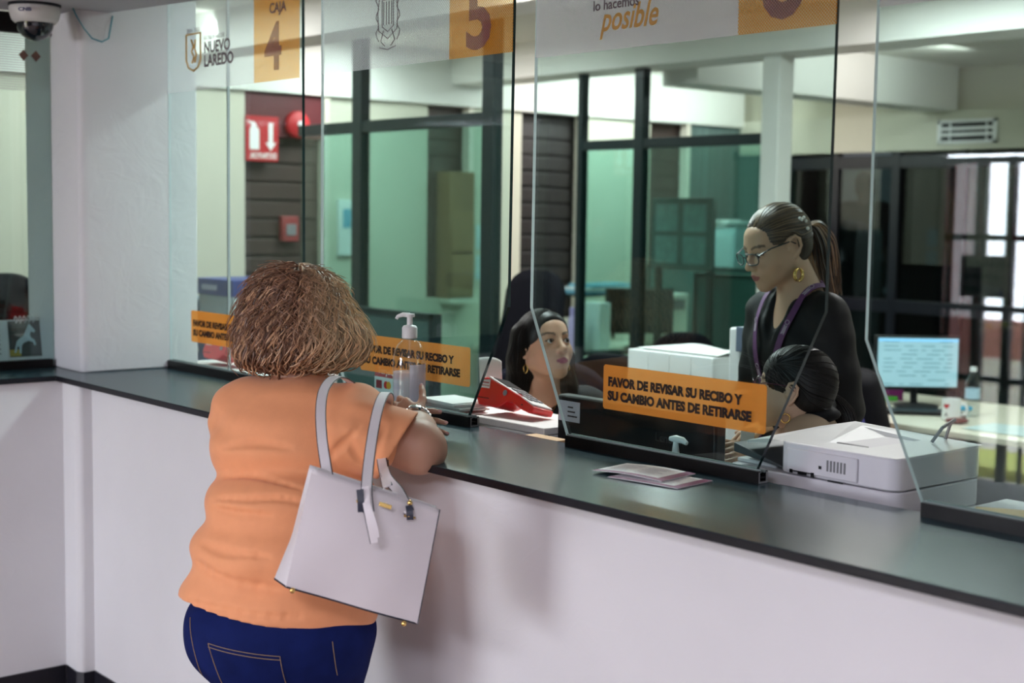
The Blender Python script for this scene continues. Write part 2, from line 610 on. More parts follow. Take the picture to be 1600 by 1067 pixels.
# ---- hall entrance in the wall behind the camera (seen mirrored in the screens)
slab('wall_hall_back_right', (1.55, -5.2, Z0), (6.6, -5.1, 2.75), M['hall_dark'])
slab('wall_hall_back_top', (-.85, -5.2, 2.08), (1.55, -5.1, 2.75), M['hall_dark'])
slab('wall_hall_back_return', (-.85, -5.2, Z0), (-.47, -5.1, 2.08), M['hall_dark'])
fr = MB()
for x in (-.45, -.385, -.19, -.145, .02, .05, .30, .92, 1.52):
    w = .05 if x in (-.45, .30, 1.52) else .024
    fr.bb((x - w / 2, -5.15, Z0), (x + w / 2, -5.11, 2.06))
for x in (.16, .58, 1.22):
    fr.bb((x - .011, -5.14, Z0), (x + .011, -5.12, 2.06))
for z in (.02, .68, 1.12, 1.56, 2.04):
    fr.bb((-.47, -5.145, z - .018), (1.55, -5.115, z + .018))
d1 = struct(fr.build('door_1', M['black_paint']))
M['door_glass'] = glass_mat('door_glass', (.95, .96, .96))
M['door_film'] = film_mat('red_brown_window_film', (0.30, 0.13, 0.12), 0.72)
MB().bb((-.17, -5.131, Z0), (1.52, -5.129, 2.04)).build('door_glass', M['door_glass'], d1)
MB().bb((-.44, -5.131, Z0), (-.17, -5.129, 2.04)).build('door_film', M['door_film'], d1)
sg = thing('door_sign', 'grey paper notice reading entrada por la puerta principal, mirrored in the screen on the right', 'sign', (-.12, -5.108, 1.32))
M['grey_print'] = mat('grey_notice_paper', (.26, .25, .28), .7)
M['ink'] = mat('dark_ink', (.02, .02, .025), .6)
MB().bb((-.17, -.002, -.13), (.17, .002, .13)).build('sheet', M['grey_print'], sg)
for i, s in enumerate(('ENTRADA POR', 'LA PUERTA', 'PRINCIPAL')):
    text('lettering', s, .049, frame((-.15, .0035, .06 - .08 * i), (1, 0, 0), (0, 0, 1)) @ Matrix.Diagonal((1, 1, 1, 1)), M['ink'], sg, bold=.001)
# street outside
slab('street_ground', (-9, -14, Z0 - .12), (10, -5.2, Z0 - .06), mat('pale_pavement', (.62, .58, .50), .8, vary=.15, scale=2))
slab('exterior_wall_base', (-4, -7.6, Z0), (6, -7.4, .57), mat('pale_render', (.66, .63, .56), .8, vary=.06))
slab('exterior_low_wall', (-4, -7.6, .57), (6, -7.4, .87), mat('terracotta_facade', (.34, .14, .11), .8, vary=.15, scale=3))
lawn = MB().bb((-2.2, -6.6, Z0 - .06), (4.5, -5.9, Z0 + .02)).build('lawn_strip', mat('dry_grass', (.42, .44, .10), .9, vary=.3, scale=30))
struct(lawn)

# ---- inner corner column
col = MB()
col.prism([(-.53, .115), (-.055, .112), (-.038, .122), (-.030, .14), (-.028, .56), (-.53, .56)], 2.75 - 1.08, 2, 0, None, 1.08)
struct(col.build('column_corner', M['plaster'], bev=.006, seg=2))

# ---- low walls below the counter
low = MB()
low.bb((-.16, -1.6, Z0), (-.02, .06, 1.06))
struct(low.build('wall_wing', M['plaster_wall']))
struct(MB().bb((-.16, .085, Z0), (5.6, .30, 1.06)).build('wall_counter', M['plaster_wall']))
struct(MB().prism([(-.06, .035), (.085, .030), (.105, .045), (.105, .2), (-.06, .2)], 1.06 - Z0, 2, 0, None, Z0).build('column_pier', M['plaster_wall'], bev=.008))
struct(MB().bb((5.6, -5.1, Z0), (5.7, .3, 1.06)).build('wall_counter_end', M['plaster_wall']))
# painted black skirting
bs = MB()
bs.bb((-.02, -1.6, Z0), (-.014, .03, .047))
bs.prism([(-.016, .032), (.088, .024), (.111, .042), (.111, .08), (5.6, .08), (5.6, .09), (-.016, .09)], .047 - Z0, 2, 0, None, Z0)
bsk = bs.build('baseboard_counter', M['black_paint'])
struct(bsk)

# ---- the counter top, an L
ct = MB()
outer = [(-.52, -1.6), (0, -1.6), (0, 0), (5.6, 0), (5.6, .475), (-.52, .475)]
ct.prism(outer, .019, 2, 0, None, 1.061)
cto = ct.build('counter_top', [M['counter'], M['counter_edge']], bev=.002)
for p in cto.data.polygons:
    p.material_index = 0 if p.normal.z > .5 else 1
tag(cto, 'long dark counter top running under the glass screens, turning the corner at the column', 'counter')

# ================================================================== GLASS SCREENS
GY = 0.45


def sticker_text(parent, x, z, w, mat_):
    for i, (s, wd) in enumerate((('FAVOR DE REVISAR SU RECIBO Y', .895), ('SU CAMBIO ANTES DE RETIRARSE', .955))):
        o = text('sticker_lettering', s, .0295, Matrix.Identity(4), mat_, None, bold=.0017, ext=.0002)
        xs = [v.co.x for v in o.data.vertices]
        k = w * .93 * wd / (max(xs) - min(xs))
        T = frame((x + w * .038, -.0105, z + .0585 - .034 * i), (1, 0, 0), (0, 0, 1)) @ Matrix.Diagonal((k, 1, 1, 1))
        o.data.transform(T)
        o.parent = parent


def screen(x0, pieces, label, base, film=None, sticker=None, dots=False, film_mats=None):
    """pieces: outlines in (x, z) relative to (x0, 1.08)"""
    r = thing('glass_screen', label, 'glass screen', (x0, GY, 1.08), 0, 'counter glass screens')
    for poly in pieces:
        n = len(poly)
        t = .005
        mb = MB()
        ins = poly
        vs = [(a, -t, b) for a, b in ins] + [(a, t, b) for a, b in ins]
        mb.add(vs, [tuple(range(n - 1, -1, -1)), tuple(range(n, 2 * n))])
        mb.build('pane', M['glass'], r)
        # polished rims: camera-left ones painted pale as if lit, camera-right ones dark green
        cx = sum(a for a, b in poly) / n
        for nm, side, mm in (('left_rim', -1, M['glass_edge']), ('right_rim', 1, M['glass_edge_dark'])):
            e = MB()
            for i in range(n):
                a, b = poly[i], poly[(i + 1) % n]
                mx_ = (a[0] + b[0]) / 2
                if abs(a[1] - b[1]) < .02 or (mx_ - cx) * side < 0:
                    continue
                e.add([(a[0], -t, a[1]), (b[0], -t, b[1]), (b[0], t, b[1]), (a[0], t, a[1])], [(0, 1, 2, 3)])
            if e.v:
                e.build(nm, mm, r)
    # channel
    a, b = base
    ch = MB()
    ch.bb((a, -.015, 0.0), (b, .017, .006))
    ch.bb((a, -.015, .006), (b, -.008, .028))
    ch.bb((a, .009, .006), (b, .017, .028))
    ch.bb((a, -.0085, .012), (b, .0095, .015))
    cho = ch.build('base_channel', M['alu_black'], r)
    MB().bb((b - .0012, -.0135, .001), (b + .0006, -.0105, .026)).bb((b - .0012, .011, .001), (b + .0006, .0155, .026)).bb((b - .0012, -.0105, .001), (b + .0006, .011, .005)).build('cut_end', M['alu_cut'], cho)
    ga = MB().bb((a, -.008, .024), (b, -.0052, .031)).bb((a, .0052, .024), (b, .009, .031))
    ga.build('gasket', mat('grey_green_gasket', (.20, .25, .24), .5), cho)
    if film:
        for (fa, fb, za, zb, mk) in film:
            MB().bb((fa, -.0068, za), (fb, -.0058, zb)).build('header_film', M[mk], r)
    if sticker:
        sx, sz, sw, sh = sticker
        o = MB()
        rr = .005
        o.prism([(sx + rr, sz), (sx + sw - rr, sz), (sx + sw, sz + rr), (sx + sw, sz + sh - rr), (sx + sw - rr, sz + sh), (sx + rr, sz + sh), (sx, sz + sh - rr), (sx, sz + rr)], .001, 1, 0, None, -.0075)
        o.build('notice_sticker', M['sticker_dots' if dots else 'sticker'], r)
        sticker_text(r, sx, sz, sw, M['sticker_ink'])
    return r


TOP = 1.55
# screen of window 4, two panes
s4 = screen(-.028, [[(0, .012), (.430, .012), (.430, TOP), (0, TOP)], [(.434, .012), (.74, .012), (.915, .34), (.905, TOP), (.434, TOP)]],
            'two-pane glass screen beside the plaster column, number 4 on its header film', (.0, .75),
            [(.0, .616, .995, 1.4, 'film'), (.616, .897, .995, 1.4, 'film_orange')], (.172, .110, .51, .112))
s5 = screen(.992, [[(.15, .012), (.735, .012), (.905, .335), (.913, TOP), (.0, TOP), (.0, .335)]],
            'glass screen with number 5 on its header film, behind the white pump bottle', (.12, .765),
            [(.007, .645, .995, 1.4, 'film'), (.645, .913, .995, 1.4, 'film_orange')], (.226, .108, .527, .108), dots=True)
s6 = screen(1.99, [[(.150, .012), (.752, .012), (.930, .385), (.936, TOP), (.004, TOP), (-.003, .34)]],
            'glass screen with the script lettering on its header film, flyers lying before it', (.15, .775),
            [(.006, .674, .972, 1.4, 'film_plain'), (.674, .936, .972, 1.4, 'film_orange')], (.277, .110, .508, .108))
s7 = screen(3.022, [[(.152, .012), (.78, .012), (.93, .335), (.94, TOP), (.0, TOP), (.0, .335)]],
            'glass screen nearest the right edge, white printer and brown envelopes behind it', (.152, .80),
            [(.007, .645, .995, 1.4, 'film_plain')])
s8 = screen(4.06, [[(.15, .012), (.78, .012), (.93, .335), (.94, TOP), (.0, TOP), (.0, .335)]],
            'glass screen beyond the right edge of the picture, past the printer', (.152, .80))


def ftext(s, size, x, z, m, par, **k):
    return text('film_lettering', s, size, frame((x, -.0078, z), (1, 0, 0), (0, 0, 1)), m, par, ext=.0003, **k)


# window numbers
ftext('4', .205, .688, 1.034, M['film_purple'], s4, bold=.006)
ftext('CAJA', .045, .715, 1.21, M['film_grey'], s4, bold=.001)
ftext('5', .235, .715, 1.020, M['film_purple'], s5, bold=.007)
ftext('6', .235, .735, 1.003, M['film_purple'], s6, bold=.007)
# window 4: shield and name of the city
def line_art(parent, name, paths, r, m):
    b = MB()
    for p in paths:
        b.tube([(x, -.0082, z) for x, z in p], r, 5, flat=1.0)
    return b.build(name, m, parent)


line_art(s4, 'film_emblem', [[(.148, 1.19), (.148, 1.10), (.165, 1.075), (.20, 1.062), (.235, 1.075), (.252, 1.10), (.252, 1.19), (.148, 1.19)],
                             [(.185, 1.17), (.20, 1.15), (.188, 1.13), (.205, 1.11), (.19, 1.09)], [(.215, 1.17), (.208, 1.14), (.222, 1.12), (.21, 1.09)]], .0032, M['film_gold'])
ftext('2024 - 2027', .020, .150, 1.196, M['film_grey'], s4)
ftext('GOBIERNO DE', .022, .276, 1.162, M['film_grey'], s4)
ftext('NUEVO', .054, .276, 1.118, M['film_grey'], s4, bold=.0016)
ftext('LAREDO', .054, .276, 1.072, M['film_grey'], s4, bold=.0016)
# window 5: line-drawn coat of arms
c0 = .356
pp = []
pp.append([(c0 - .045, 1.10), (c0 - .05, 1.15), (c0 - .04, 1.2), (c0 + .04, 1.2), (c0 + .05, 1.15), (c0 + .045, 1.10), (c0, 1.075), (c0 - .045, 1.10)])
pp.append([(c0 - .028, 1.11), (c0 - .028, 1.185), (c0 + .028, 1.185), (c0 + .028, 1.11), (c0, 1.095), (c0 - .028, 1.11)])
for k in range(4):
    pp.append([(c0 - .02 + .013 * k, 1.115), (c0 - .02 + .013 * k, 1.18)])
for k in range(9):
    a = -.8 + .2 * k
    pp.append([(c0 + .03 * a, 1.205), (c0 + .06 * a, 1.245), (c0 + .045 * a, 1.28), (c0 + .03 * a, 1.25)])
for sgn in (-1, 1):
    pp.append([(c0 + sgn * (.052 + .008 * math.sin(k * 1.7)), 1.20 - .013 * k) for k in range(11)])
    pp.append([(c0 + sgn * .02, 1.10), (c0 + sgn * .035, 1.07), (c0 + sgn * .015, 1.055)])
pp.append([(c0 - .04, 1.052), (c0, 1.044), (c0 + .04, 1.052)])
line_art(s5, 'film_emblem', pp, .0013, M['film_grey'])
# window 6: slogan
ftext('lo hacemos', .034, .215, 1.068, M['film_grey'], s6, bold=.0005)
o = ftext('posible', .082, .243, 1.018, M['film_gold'], s6, bold=.0012, shear=.32, sx=.80)
b = MB()
b.prism([(.395, 1.083), (.402, 1.090), (.409, 1.083), (.402, 1.076)], .0006, 1, 0, None, -.0082)
b.build('film_lettering', M['film_pink'], s6)
line_art(s6, 'film_emblem', [[(.225, 1.125), (.235, 1.108), (.248, 1.112), (.262, 1.128)], [(.275, 1.13), (.29, 1.122), (.31, 1.13)]], .004, M['film_pink'])

# ---- screen of the wing counter, at right angles
r = thing('glass_screen', 'glass screen of the left wing counter, horse calendar behind it', 'glass screen', (-.28, .112, 1.08), 0, 'counter glass screens')
MB().bb((-.004, -1.70, .012), (.004, -.003, 1.2)).build('pane', M['glass'], r)
ch = MB().bb((-.013, -1.70, 0), (.018, -.012, .030)).build('base_channel', M['alu_black'], r)
MB().bb((-.013, -1.70, 1.19), (.018, -.003, 1.26)).build('head_channel', M['alu_black'], r)
MB().bb((.005, -1.70, .988), (.006, -.092, 1.19)).build('header_film', M['film'], r)
b = MB()
for cy in (-.055, -.10):
    b.prism([(cy - .018, 1.115), (cy, 1.095), (cy + .018, 1.115), (cy, 1.135)], .001, 0, 0, None, .0065)
b.build('film_emblem', mat('brown_print', (.16, .08, .06), .6), r)
# ================================================================== OFFICE FITTINGS
# shuttered openings in the left wall: backing, slats, pale jamb
for i, (a, b, z) in enumerate(((2.44, 3.03, Z0), (3.83, 4.20, 1.085), (4.66, 5.25, .9), (5.96, 6.38, .9))):
    mb = MB()
    mb.bb((-3.13, a, z), (-3.09, b, 2.39))
    zz = z + .05
    while zz < 2.36:
        mb.bb((-3.09, a, zz), (-3.075, b, min(zz + .095, 2.39)))
        zz += .115
    w = struct(mb.build('window_%d' % (i + 1), M['brown'] if i != 2 else mat('black_brown_shutter', (.016, .011, .010), .5), bev=.004))
    MB().bb((-3.05, b - .035, z), (-2.975, b + .005, 2.39)).build('jamb', mat('cream_jamb_paint', (.80, .70, .60), .5), w)
    if i == 0:
        MB().bb((-3.09, a, 2.12), (-3.0, b - .035, 2.385)).build('shutter_housing', M['maroon'], w)

# glazed partitions: dark teal frames, tinted panes
M['tint_glass'] = glass_mat('tinted_partition_glass', (.60, .79, .75), .04)
def partition(n, x0, x1, y, posts, zt, ztop):
    mb = MB()
    for p, w in posts:
        mb.bb((p - w / 2, y - .03, Z0), (p + w / 2, y + .03, ztop))
    mb.bb((x0, y - .025, zt - .03), (x1, y + .025, zt + .03))
    mb.bb((x0, y - .025, Z0), (x1, y + .025, Z0 + .08))
    w = struct(mb.build('window_%d' % n, M['dark_metal'], bev=.003))
    MB().bb((x0, y - .004, Z0 + .08), (x1, y + .004, zt - .03)).build('pane', M['tint_glass'], w)
partition(5, -2.12, -.40, 2.3, ((-1.535, .085), (-.445, .085)), 2.105, 2.75)
partition(6, -1.80, -.31, 4.12, ((-1.78, .04), (-1.27, .075)), 2.09, 2.53)

# dark glazed doors in the far wall
M['dark_glass'] = glass_mat('dark_door_glass', (.42, .50, .49), .05)
for n, (a, b) in ((2, (-2.62, -.42)), (3, (-.38, .75))):
    mb = MB()
    k = int(round((b - a) / .55))
    for i in range(k + 1):
        x = a + (b - a) * i / k
        mb.bb((x - .035, 7.03, Z0), (x + .035, 7.09, 2.165))
    for z in (Z0 + .05, 1.02, 2.09):
        mb.bb((a, 7.035, z - .045), (b, 7.085, z + .05))
    w = struct(mb.build('door_%d' % n, M['black_paint'], bev=.003))
    MB().bb((a, 7.055, Z0), (b, 7.062, 2.12)).build('door_glass', M['dark_glass'], w)
pw = MB().bb((-3.60, 9.05, 1.0), (-2.98, 9.10, 2.35))
struct(pw.build('window_7', mat('grey_blue_blind', (.34, .36, .40), .8, emit=.12)))
for (a, c) in (((-1.9, 8.6, 0), (.16, .1, 2.2)), ((-1.15, 8.5, 0), (.12, .1, 2.2)), ((-.5, 8.7, 0), (.10, .1, 2.2))):
    struct(MB().bb((a[0], a[1], Z0), (a[0] + c[0], a[1] + c[1], 2.7)).build('column_back_room', mat('green_grey_paint', (.13, .20, .17), .6)))

# ventilation grille on the bulkhead
v = thing('vent_grille', 'white slotted vent grille on the cream bulkhead above the dark doors', 'vent', (-.91, 7.0, 2.29))
mb = MB()
mb.bb((-.235, -.02, -.085), (.235, 0, -.062)).bb((-.235, -.02, .062), (.235, 0, .085)).bb((-.235, -.02, -.085), (-.205, 0, .085)).bb((.205, -.02, -.085), (.235, 0, .085))
mb.build('frame', M['white_plastic'], v, bev=.003)
for z in (-.02, .022):
    MB().bb((-.205, -.018, z - .011), (.205, -.004, z + .011)).build('blade', M['white_plastic'], v)
for xx in (-.135, .155):
    MB().bb((xx - .005, -.016, -.062), (xx + .005, -.003, .062)).build('divider', M['white_plastic'], v)
MB().bb((-.205, -.003, -.062), (.205, -.0005, .062)).build('backing', M['black_plastic'], v)

# extinguisher sign, seen from its back so its print runs mirrored
sx = thing('extinguisher_sign', 'red extinguisher sign with arrow, its lettering mirrored, on the shuttered opening', 'sign', (-2.995, 2.555, 2.10))
mb = MB()
mb.prism([(-.115, -.135), (.115, -.135), (.115, .14), (-.115, .14)], .006, 0, 0, None, 0)
mb.build('board', M['red_matte'], sx, bev=.004)
sy = MB()
sy.prism([(-.088, -.065), (-.022, -.065), (-.022, .055), (-.035, .075), (-.045, .078), (-.045, .095), (-.075, .11), (-.075, .078), (-.088, .055)], .002, 0, 0, None, .006)
sy.prism([(-.078, .10), (-.105, .115), (-.105, .105), (-.078, .088)], .002, 0, 0, None, .006)
sy.build('extinguisher_symbol', M['paper'], sx)
sy = MB()
sy.prism([(.045, .10), (.045, -.02), (.022, -.02), (.06, -.07), (.098, -.02), (.075, -.02), (.075, .10)], .002, 0, 0, None, .006)
sy.build('arrow_symbol', M['paper'], sx)
# mirrored word: written along -Y so it reads backwards from the counter
T = Matrix(((0, 0, 1, .0068), (-1, 0, 0, .10), (0, 1, 0, -.118), (0, 0, 0, 1)))
text('lettering', 'EXTINTOR', .047, T, M['paper'], sx, bold=.0012, sx=.80)

bl = thing('alarm_bell', 'red round alarm bell high on the dark shuttered opening', 'bell', (-2.998, 2.80, 2.20))
T = Matrix.Rotation(PI / 2, 4, 'Y')
MB().lathe([(.03, 0), (.085, .01), (.085, .02), (.078, .04), (.05, .055), (.0, .06)], 28, 0, T).build('gong', M['red_matte'], bl, smooth=True)
MB().lathe([(.022, .058), (.022, .066), (.0, .068)], 18, 0, T).build('hub', M['white_plastic'], bl, smooth=True)
MB().box((.0, 0, 0), (.03, .06, .06)).build('back_box', M['red'], bl, bev=.004)
al = thing('alarm_station', 'dull red fire alarm box below the alarm bell', 'alarm box', (-3.065, 2.78, 1.55))
MB().box((.02, 0, 0), (.05, .12, .16)).build('case', mat('dull_red', (.26, .04, .04), .5), al, bev=.008)
MB().box((.047, .0, -.005), (.008, .07, .07)).build('front_plate', M['grey_plastic'], al, bev=.002)
th = thing('wall_panel', 'white wall panel with a small blue display beside the first opening', 'control panel', (-3.0, 3.17, 1.56))
MB().box((.012, 0, 0), (.024, .13, .36)).build('case', M['white_plastic'], th, bev=.004)
MB().box((.025, 0, .06), (.004, .06, .12)).build('display', mat('blue_display', (.10, .38, .55), .3), th)
for z, lb in ((1.50, 'white paper pinned on the left wall beside the brown cabinet, upper of two'), (1.29, 'white paper pinned on the left wall beside the brown cabinet, lower of two')):
    p = MB().grid(lambda u, v_: (-2.995 + .004 * math.sin(3 * u), 4.25 + .17 * u, z - .085 + .17 * v_), 4, 4).build('wall_paper_notice', mat('pale_blue_paper', (.55, .70, .72), .7), solid=.002)
    tag(p, lb, 'paper')
cb = thing('wooden_cabinet', 'brown wooden cabinet standing in the shuttered opening behind the tinted glass', 'cabinet', (-3.0, 4.06, 1.085))
MB().bb((-.055, -.11, 0), (.10, .10, .86)).build('body', mat('brown_wood', (.22, .12, .05), .5, vary=.2, scale=4, stretch=(1, 1, .1)), cb, bev=.004)
for z in (.28, .58):
    MB().bb((.10, -.10, z - .26), (.112, .09, z + .01)).build('drawer', mat('brown_wood_front', (.25, .14, .06), .5, vary=.2, scale=4), cb, bev=.003)
struct(MB().bb((-3.08, 3.94, 1.05), (-2.88, 4.18, 1.085)).build('trim_sill', M['office_wall']))
pn = thing('notice_board', 'dark board with four faint printed sheets behind the second partition', 'board', (-1.40, 4.62, 1.56))
MB().bb((-.26, .0, -.22), (.26, .02, .22)).build('board', mat('teal_board', (.05, .12, .12), .6), pn, bev=.004)
for i in range(2):
    for j in range(2):
        MB().bb((-.22 + .24 * i, -.003, -.19 + .2 * j), (-.03 + .24 * i, .0, -.02 + .2 * j)).build('sheet', mat('faded_sheet', (.20, .33, .34), .7, vary=.3, scale=20), pn)
MB().bb((-.24, .02, -1.60), (-.2, .05, .2)).bb((.2, .02, -1.60), (.24, .05, .2)).build('stand', M['dark_metal'], pn)

# ================================================================== FURNITURE
M['desk_top'] = mat('cream_laminate', (.70, .64, .52), .4, vary=.04)
M['desk_leg'] = mat('grey_panel', (.50, .50, .52), .5)
M['divider'] = mat('teal_fabric_panel', (.045, .11, .105), .8, vary=.1, scale=40)
M['chair_black'] = mat('black_mesh_fabric', (.005, .005, .008), .8, vary=.2, scale=80, bump=.2, bscale=300, spec=.12)
M['chair_navy'] = mat('navy_fabric', (.036, .032, .16), .8, vary=.12, scale=60)


def desk(label, x0, y0, x1, y1, h=.76, far_panel=False):
    cx, cy = (x0 + x1) / 2, (y0 + y1) / 2
    r = thing('office_desk', label, 'desk', (cx, cy, Z0))
    w, d, hh = x1 - x0, y1 - y0, h - Z0
    MB().bb((-w / 2, -d / 2, hh - .03), (w / 2, d / 2, hh)).build('desk_top', M['desk_top'], r, bev=.004)
    for s in (-1, 1):
        MB().bb((s * (w / 2 - .05) - .015, -d / 2 + .03, 0), (s * (w / 2 - .05) + .015, d / 2 - .03, hh - .03)).build('side_panel', M['desk_leg'], r)
    py = d / 2 - .10 if far_panel else -d / 2 + .08
    MB().bb((-w / 2 + .07, py, .25), (w / 2 - .07, py + .02, hh - .03)).build('front_panel', M['desk_leg'], r)
    return r


desk('cream desk carrying the dark monitor and purple bottle by the left wall', -2.96, 4.2, -1.80, 5.85)
desk('cream desk with the lit screen and heart mug near the far doors', .25, 3.52, 1.75, 4.55, .74, True)
desk('cream clerk desk behind the counter screens, below the white cartons and printer', -.02, .52, 3.9, .92)
desk('low cream desk of the left corner, under the blue and white carton', -2.1, 1.18, -1.02, 1.85, 1.02 - .26)
cabz = thing('filing_cabinet', 'blue metal filing cabinet under the blue and white carton', 'cabinet', (-1.45, 1.50, .76))
MB().bb((-.30, -.2, 0), (.30, .22, .316)).build('body', mat('blue_metal', (.02, .06, .20), .4), cabz, bev=.005)
for z in (.08, .235):
    d = MB().bb((-.28, -.212, z - .07), (.28, -.2, z + .07)).build('drawer', mat('blue_metal_front', (.025, .07, .23), .4), cabz, bev=.003)
    MB().bb((-.06, -.225, z - .01), (.06, -.212, z + .01)).build('handle', M['steel'], d)
lowc = thing('low_cabinet', 'low white cabinet under the row of white archive boxes', 'cabinet', (1.08, 2.18, Z0))
MB().bb((-.36, -.2, 0), (.36, .2, .86)).build('body', M['desk_leg'], lowc, bev=.005)
for s in (-1, 1):
    d = MB().bb((s * .175 - .165, -.212, .03), (s * .175 + .165, -.2, .84)).build('door', M['white_plastic'], lowc, bev=.003)
    MB().bb((s * .04 - .008, -.225, .4), (s * .04 + .008, -.212, .5)).build('handle', M['steel'], d)


def office_chair(label, loc, rz, fabric, back_w=.46, back_h=.60, seat_z=.47, headrest=False, shell=None):
    r = thing('office_chair', label, 'chair', loc, rz, 'office chairs')
    b = MB()
    for k in range(5):
        a = 2 * PI * k / 5
        b.tube([(0, 0, .10), (.16 * math.cos(a), .16 * math.sin(a), .09), (.29 * math.cos(a), .29 * math.sin(a), .065)], [.025, .02, .014], 8)
    b.build('base', M['black_plastic'], r, smooth=True)
    for k in range(5):
        a = 2 * PI * k / 5
        MB().sphere((.29 * math.cos(a), .29 * math.sin(a), .03), (.03, .03, .03), 12).build('caster', M['black_plastic'], r, smooth=True)
    MB().tube([(0, 0, .08), (0, 0, seat_z - .05)], .026, 12).build('gas_lift', M['grey_plastic'], r, smooth=True)

    def seat(u, v):
        x, y = (u - .5) * 2, (v - .5) * 2
        e = 1 - .08 * (abs(x) ** 4 + abs(y) ** 4)
        return (x * .245 * e, y * .235 * e, seat_z + .02 - .02 * (x * x) - .03 * max(0, y) ** 3)
    MB().grid(seat, 12, 12).build('seat', fabric, r, smooth=True, solid=.06)

    def back(u, v):
        x = (u - .5) * 2
        wv = back_w / 2 * (.80 + .20 * math.sin(PI * min(1, v * 1.15 + .1)))
        lim = 1 - .10 * abs(x) ** 6 * (v > .5)
        top = .10 * (abs(x) ** 3) * max(0, v - .6) / .4
        return (x * wv * lim, -.235 - .05 * v + .05 * x * x + .02 * math.sin(PI * v), seat_z + .12 + back_h * v - top)
    MB().grid(back, 14, 16).build('backrest', fabric, r, smooth=True, solid=.045)
    MB().tube([(0, -.10, seat_z - .04), (0, -.28, seat_z - .02), (0, -.30, seat_z + .2)], .022, 8).build('back_bracket', M['black_plastic'], r, smooth=True)
    for s in (-1, 1):
        MB().tube([(s * .25, .02, seat_z - .02), (s * .29, .02, seat_z + .05), (s * .29, 0, seat_z + .2)], .016, 8).tube([(s * .29, -.12, seat_z + .205), (s * .29, .12, seat_z + .205)], .022, 8).build('armrest', M['black_plastic'], r, smooth=True)
    return r


# facing direction is local +Y
office_chair('tall black office chair behind the long-haired clerk, by the partition', (-.02, 2.05, Z0), math.radians(-160), M['chair_black'], .40, .86)
office_chair('dark navy chair the long-haired clerk sits on', (1.19, 1.23, Z0), math.radians(-130), mat('dark_navy_mesh', (.007, .008, .018), .8, vary=.2, scale=60, spec=.15), .60, .56, .50)
office_chair('black office chair seen between the clerk and the archive boxes', (.16, 2.67, Z0), math.radians(20), M['chair_black'], .50, .50)
office_chair('black office chair at the cream desk beside the dark monitor', (-.62, 3.72, Z0), math.radians(60), M['chair_black'], .48, .50)
office_chair('purple-blue chair of the clerk at the lit screen', (.90, 3.14, Z0), math.radians(14), M['chair_navy'], .58, .50, .44)
office_chair('black office chair behind the horse calendar at far left', (-1.33, .52, Z0), math.radians(30), M['chair_black'], .42, .80, .50)
office_chair('black office chair under the ponytailed clerk in the beige jacket', (2.42, 1.13, Z0), math.radians(127), M['chair_black'], .44, .40, .46)

# cubicle dividers
for lb, x0, y0, x1, y1, zt in (('teal cubicle divider behind the dark monitor', -2.94, 5.9, -1.5, 5.94, 1.30), ('teal cubicle divider left of the standing clerk', -1.40, 4.75, -.72, 4.79, 1.31), ('long dark teal divider behind the number 5 screen', -1.62, 1.95, -.42, 1.99, 1.20)):
    r = thing('cubicle_divider', lb, 'divider', ((x0 + x1) / 2, (y0 + y1) / 2, Z0))
    w, d = (x1 - x0) / 2, (y1 - y0) / 2
    MB().bb((-w + .02, -d, .05), (w - .02, d, zt - Z0 - .02)).build('panel', M['divider'], r)
    MB().bb((-w, -d - .005, 0), (-w + .03, d + .005, zt - Z0)).bb((w - .03, -d - .005, 0), (w, d + .005, zt - Z0)).bb((-w, -d - .005, zt - Z0 - .025), (w, d + .005, zt - Z0)).build('frame', M['dark_metal'], r)

r = thing('cupboard', 'pale teal cupboard with papers on it, left of the standing clerk', 'cupboard', (-2.62, 6.32, Z0))
MB().bb((-.34, -.18, 0), (.34, .18, 1.62)).build('body', mat('pale_teal_paint', (.30, .44, .45), .5), r, bev=.004)
for s_ in (-1, 1):
    d = MB().bb((s_ * .17 - .16, -.192, .04), (s_ * .17 + .16, -.18, 1.58)).build('door', mat('pale_teal_door', (.32, .46, .47), .5), r, bev=.003)
    MB().bb((s_ * .04 - .006, -.205, .8), (s_ * .04 + .006, -.192, .92)).build('handle', M['steel'], d)
p = MB()
for k in range(6):
    p.box((NR.uniform(-.2, .1), NR.uniform(-.02, .02), .006 + .011 * k), (.30, .24, .009), rz=NR.uniform(-.15, .15))
o = p.build('paper_pile', M['paper'], loc=(-2.60, 6.32, 1.58))
tag(o, 'untidy papers on top of the pale teal cupboard', 'papers', kind='stuff')

# ---- things on the rear desk
def bottle(name, label, loc, prof, m, cap=None, cm=None, cat='bottle'):
    r = thing(name, label, cat, loc)
    MB().lathe(prof, 22).build('body', m, r, smooth=True, auto=60)
    if cap:
        MB().lathe(cap, 18).build('cap', cm, r, smooth=True, auto=60)
    return r


bottle('water_flask', 'lilac flask on the rear cream desk beside the white box', (-2.2, 4.47, .76), [(.045, 0), (.048, .01), (.048, .20), (.035, .235)], mat('lilac_enamel', (.40, .36, .62), .35), [(.036, .235), (.036, .29), (.0, .295)], mat('lilac_cap', (.30, .27, .52), .4), 'flask')
bottle('paper_cup', 'white cup on the rear desk left of the lilac flask', (-2.35, 4.40, .76), [(.035, 0), (.05, .24), (.046, .24), (.033, .01)], M['white_plastic'], cat='cup')
mb = MB().bb((-.09, -.05, 0), (.09, .05, .32)).build('white_box', M['paper'], bev=.003, loc=(-2.2, 4.66, .76))
tag(mb, 'upright white box between the lilac flask and the dark monitor', 'box')


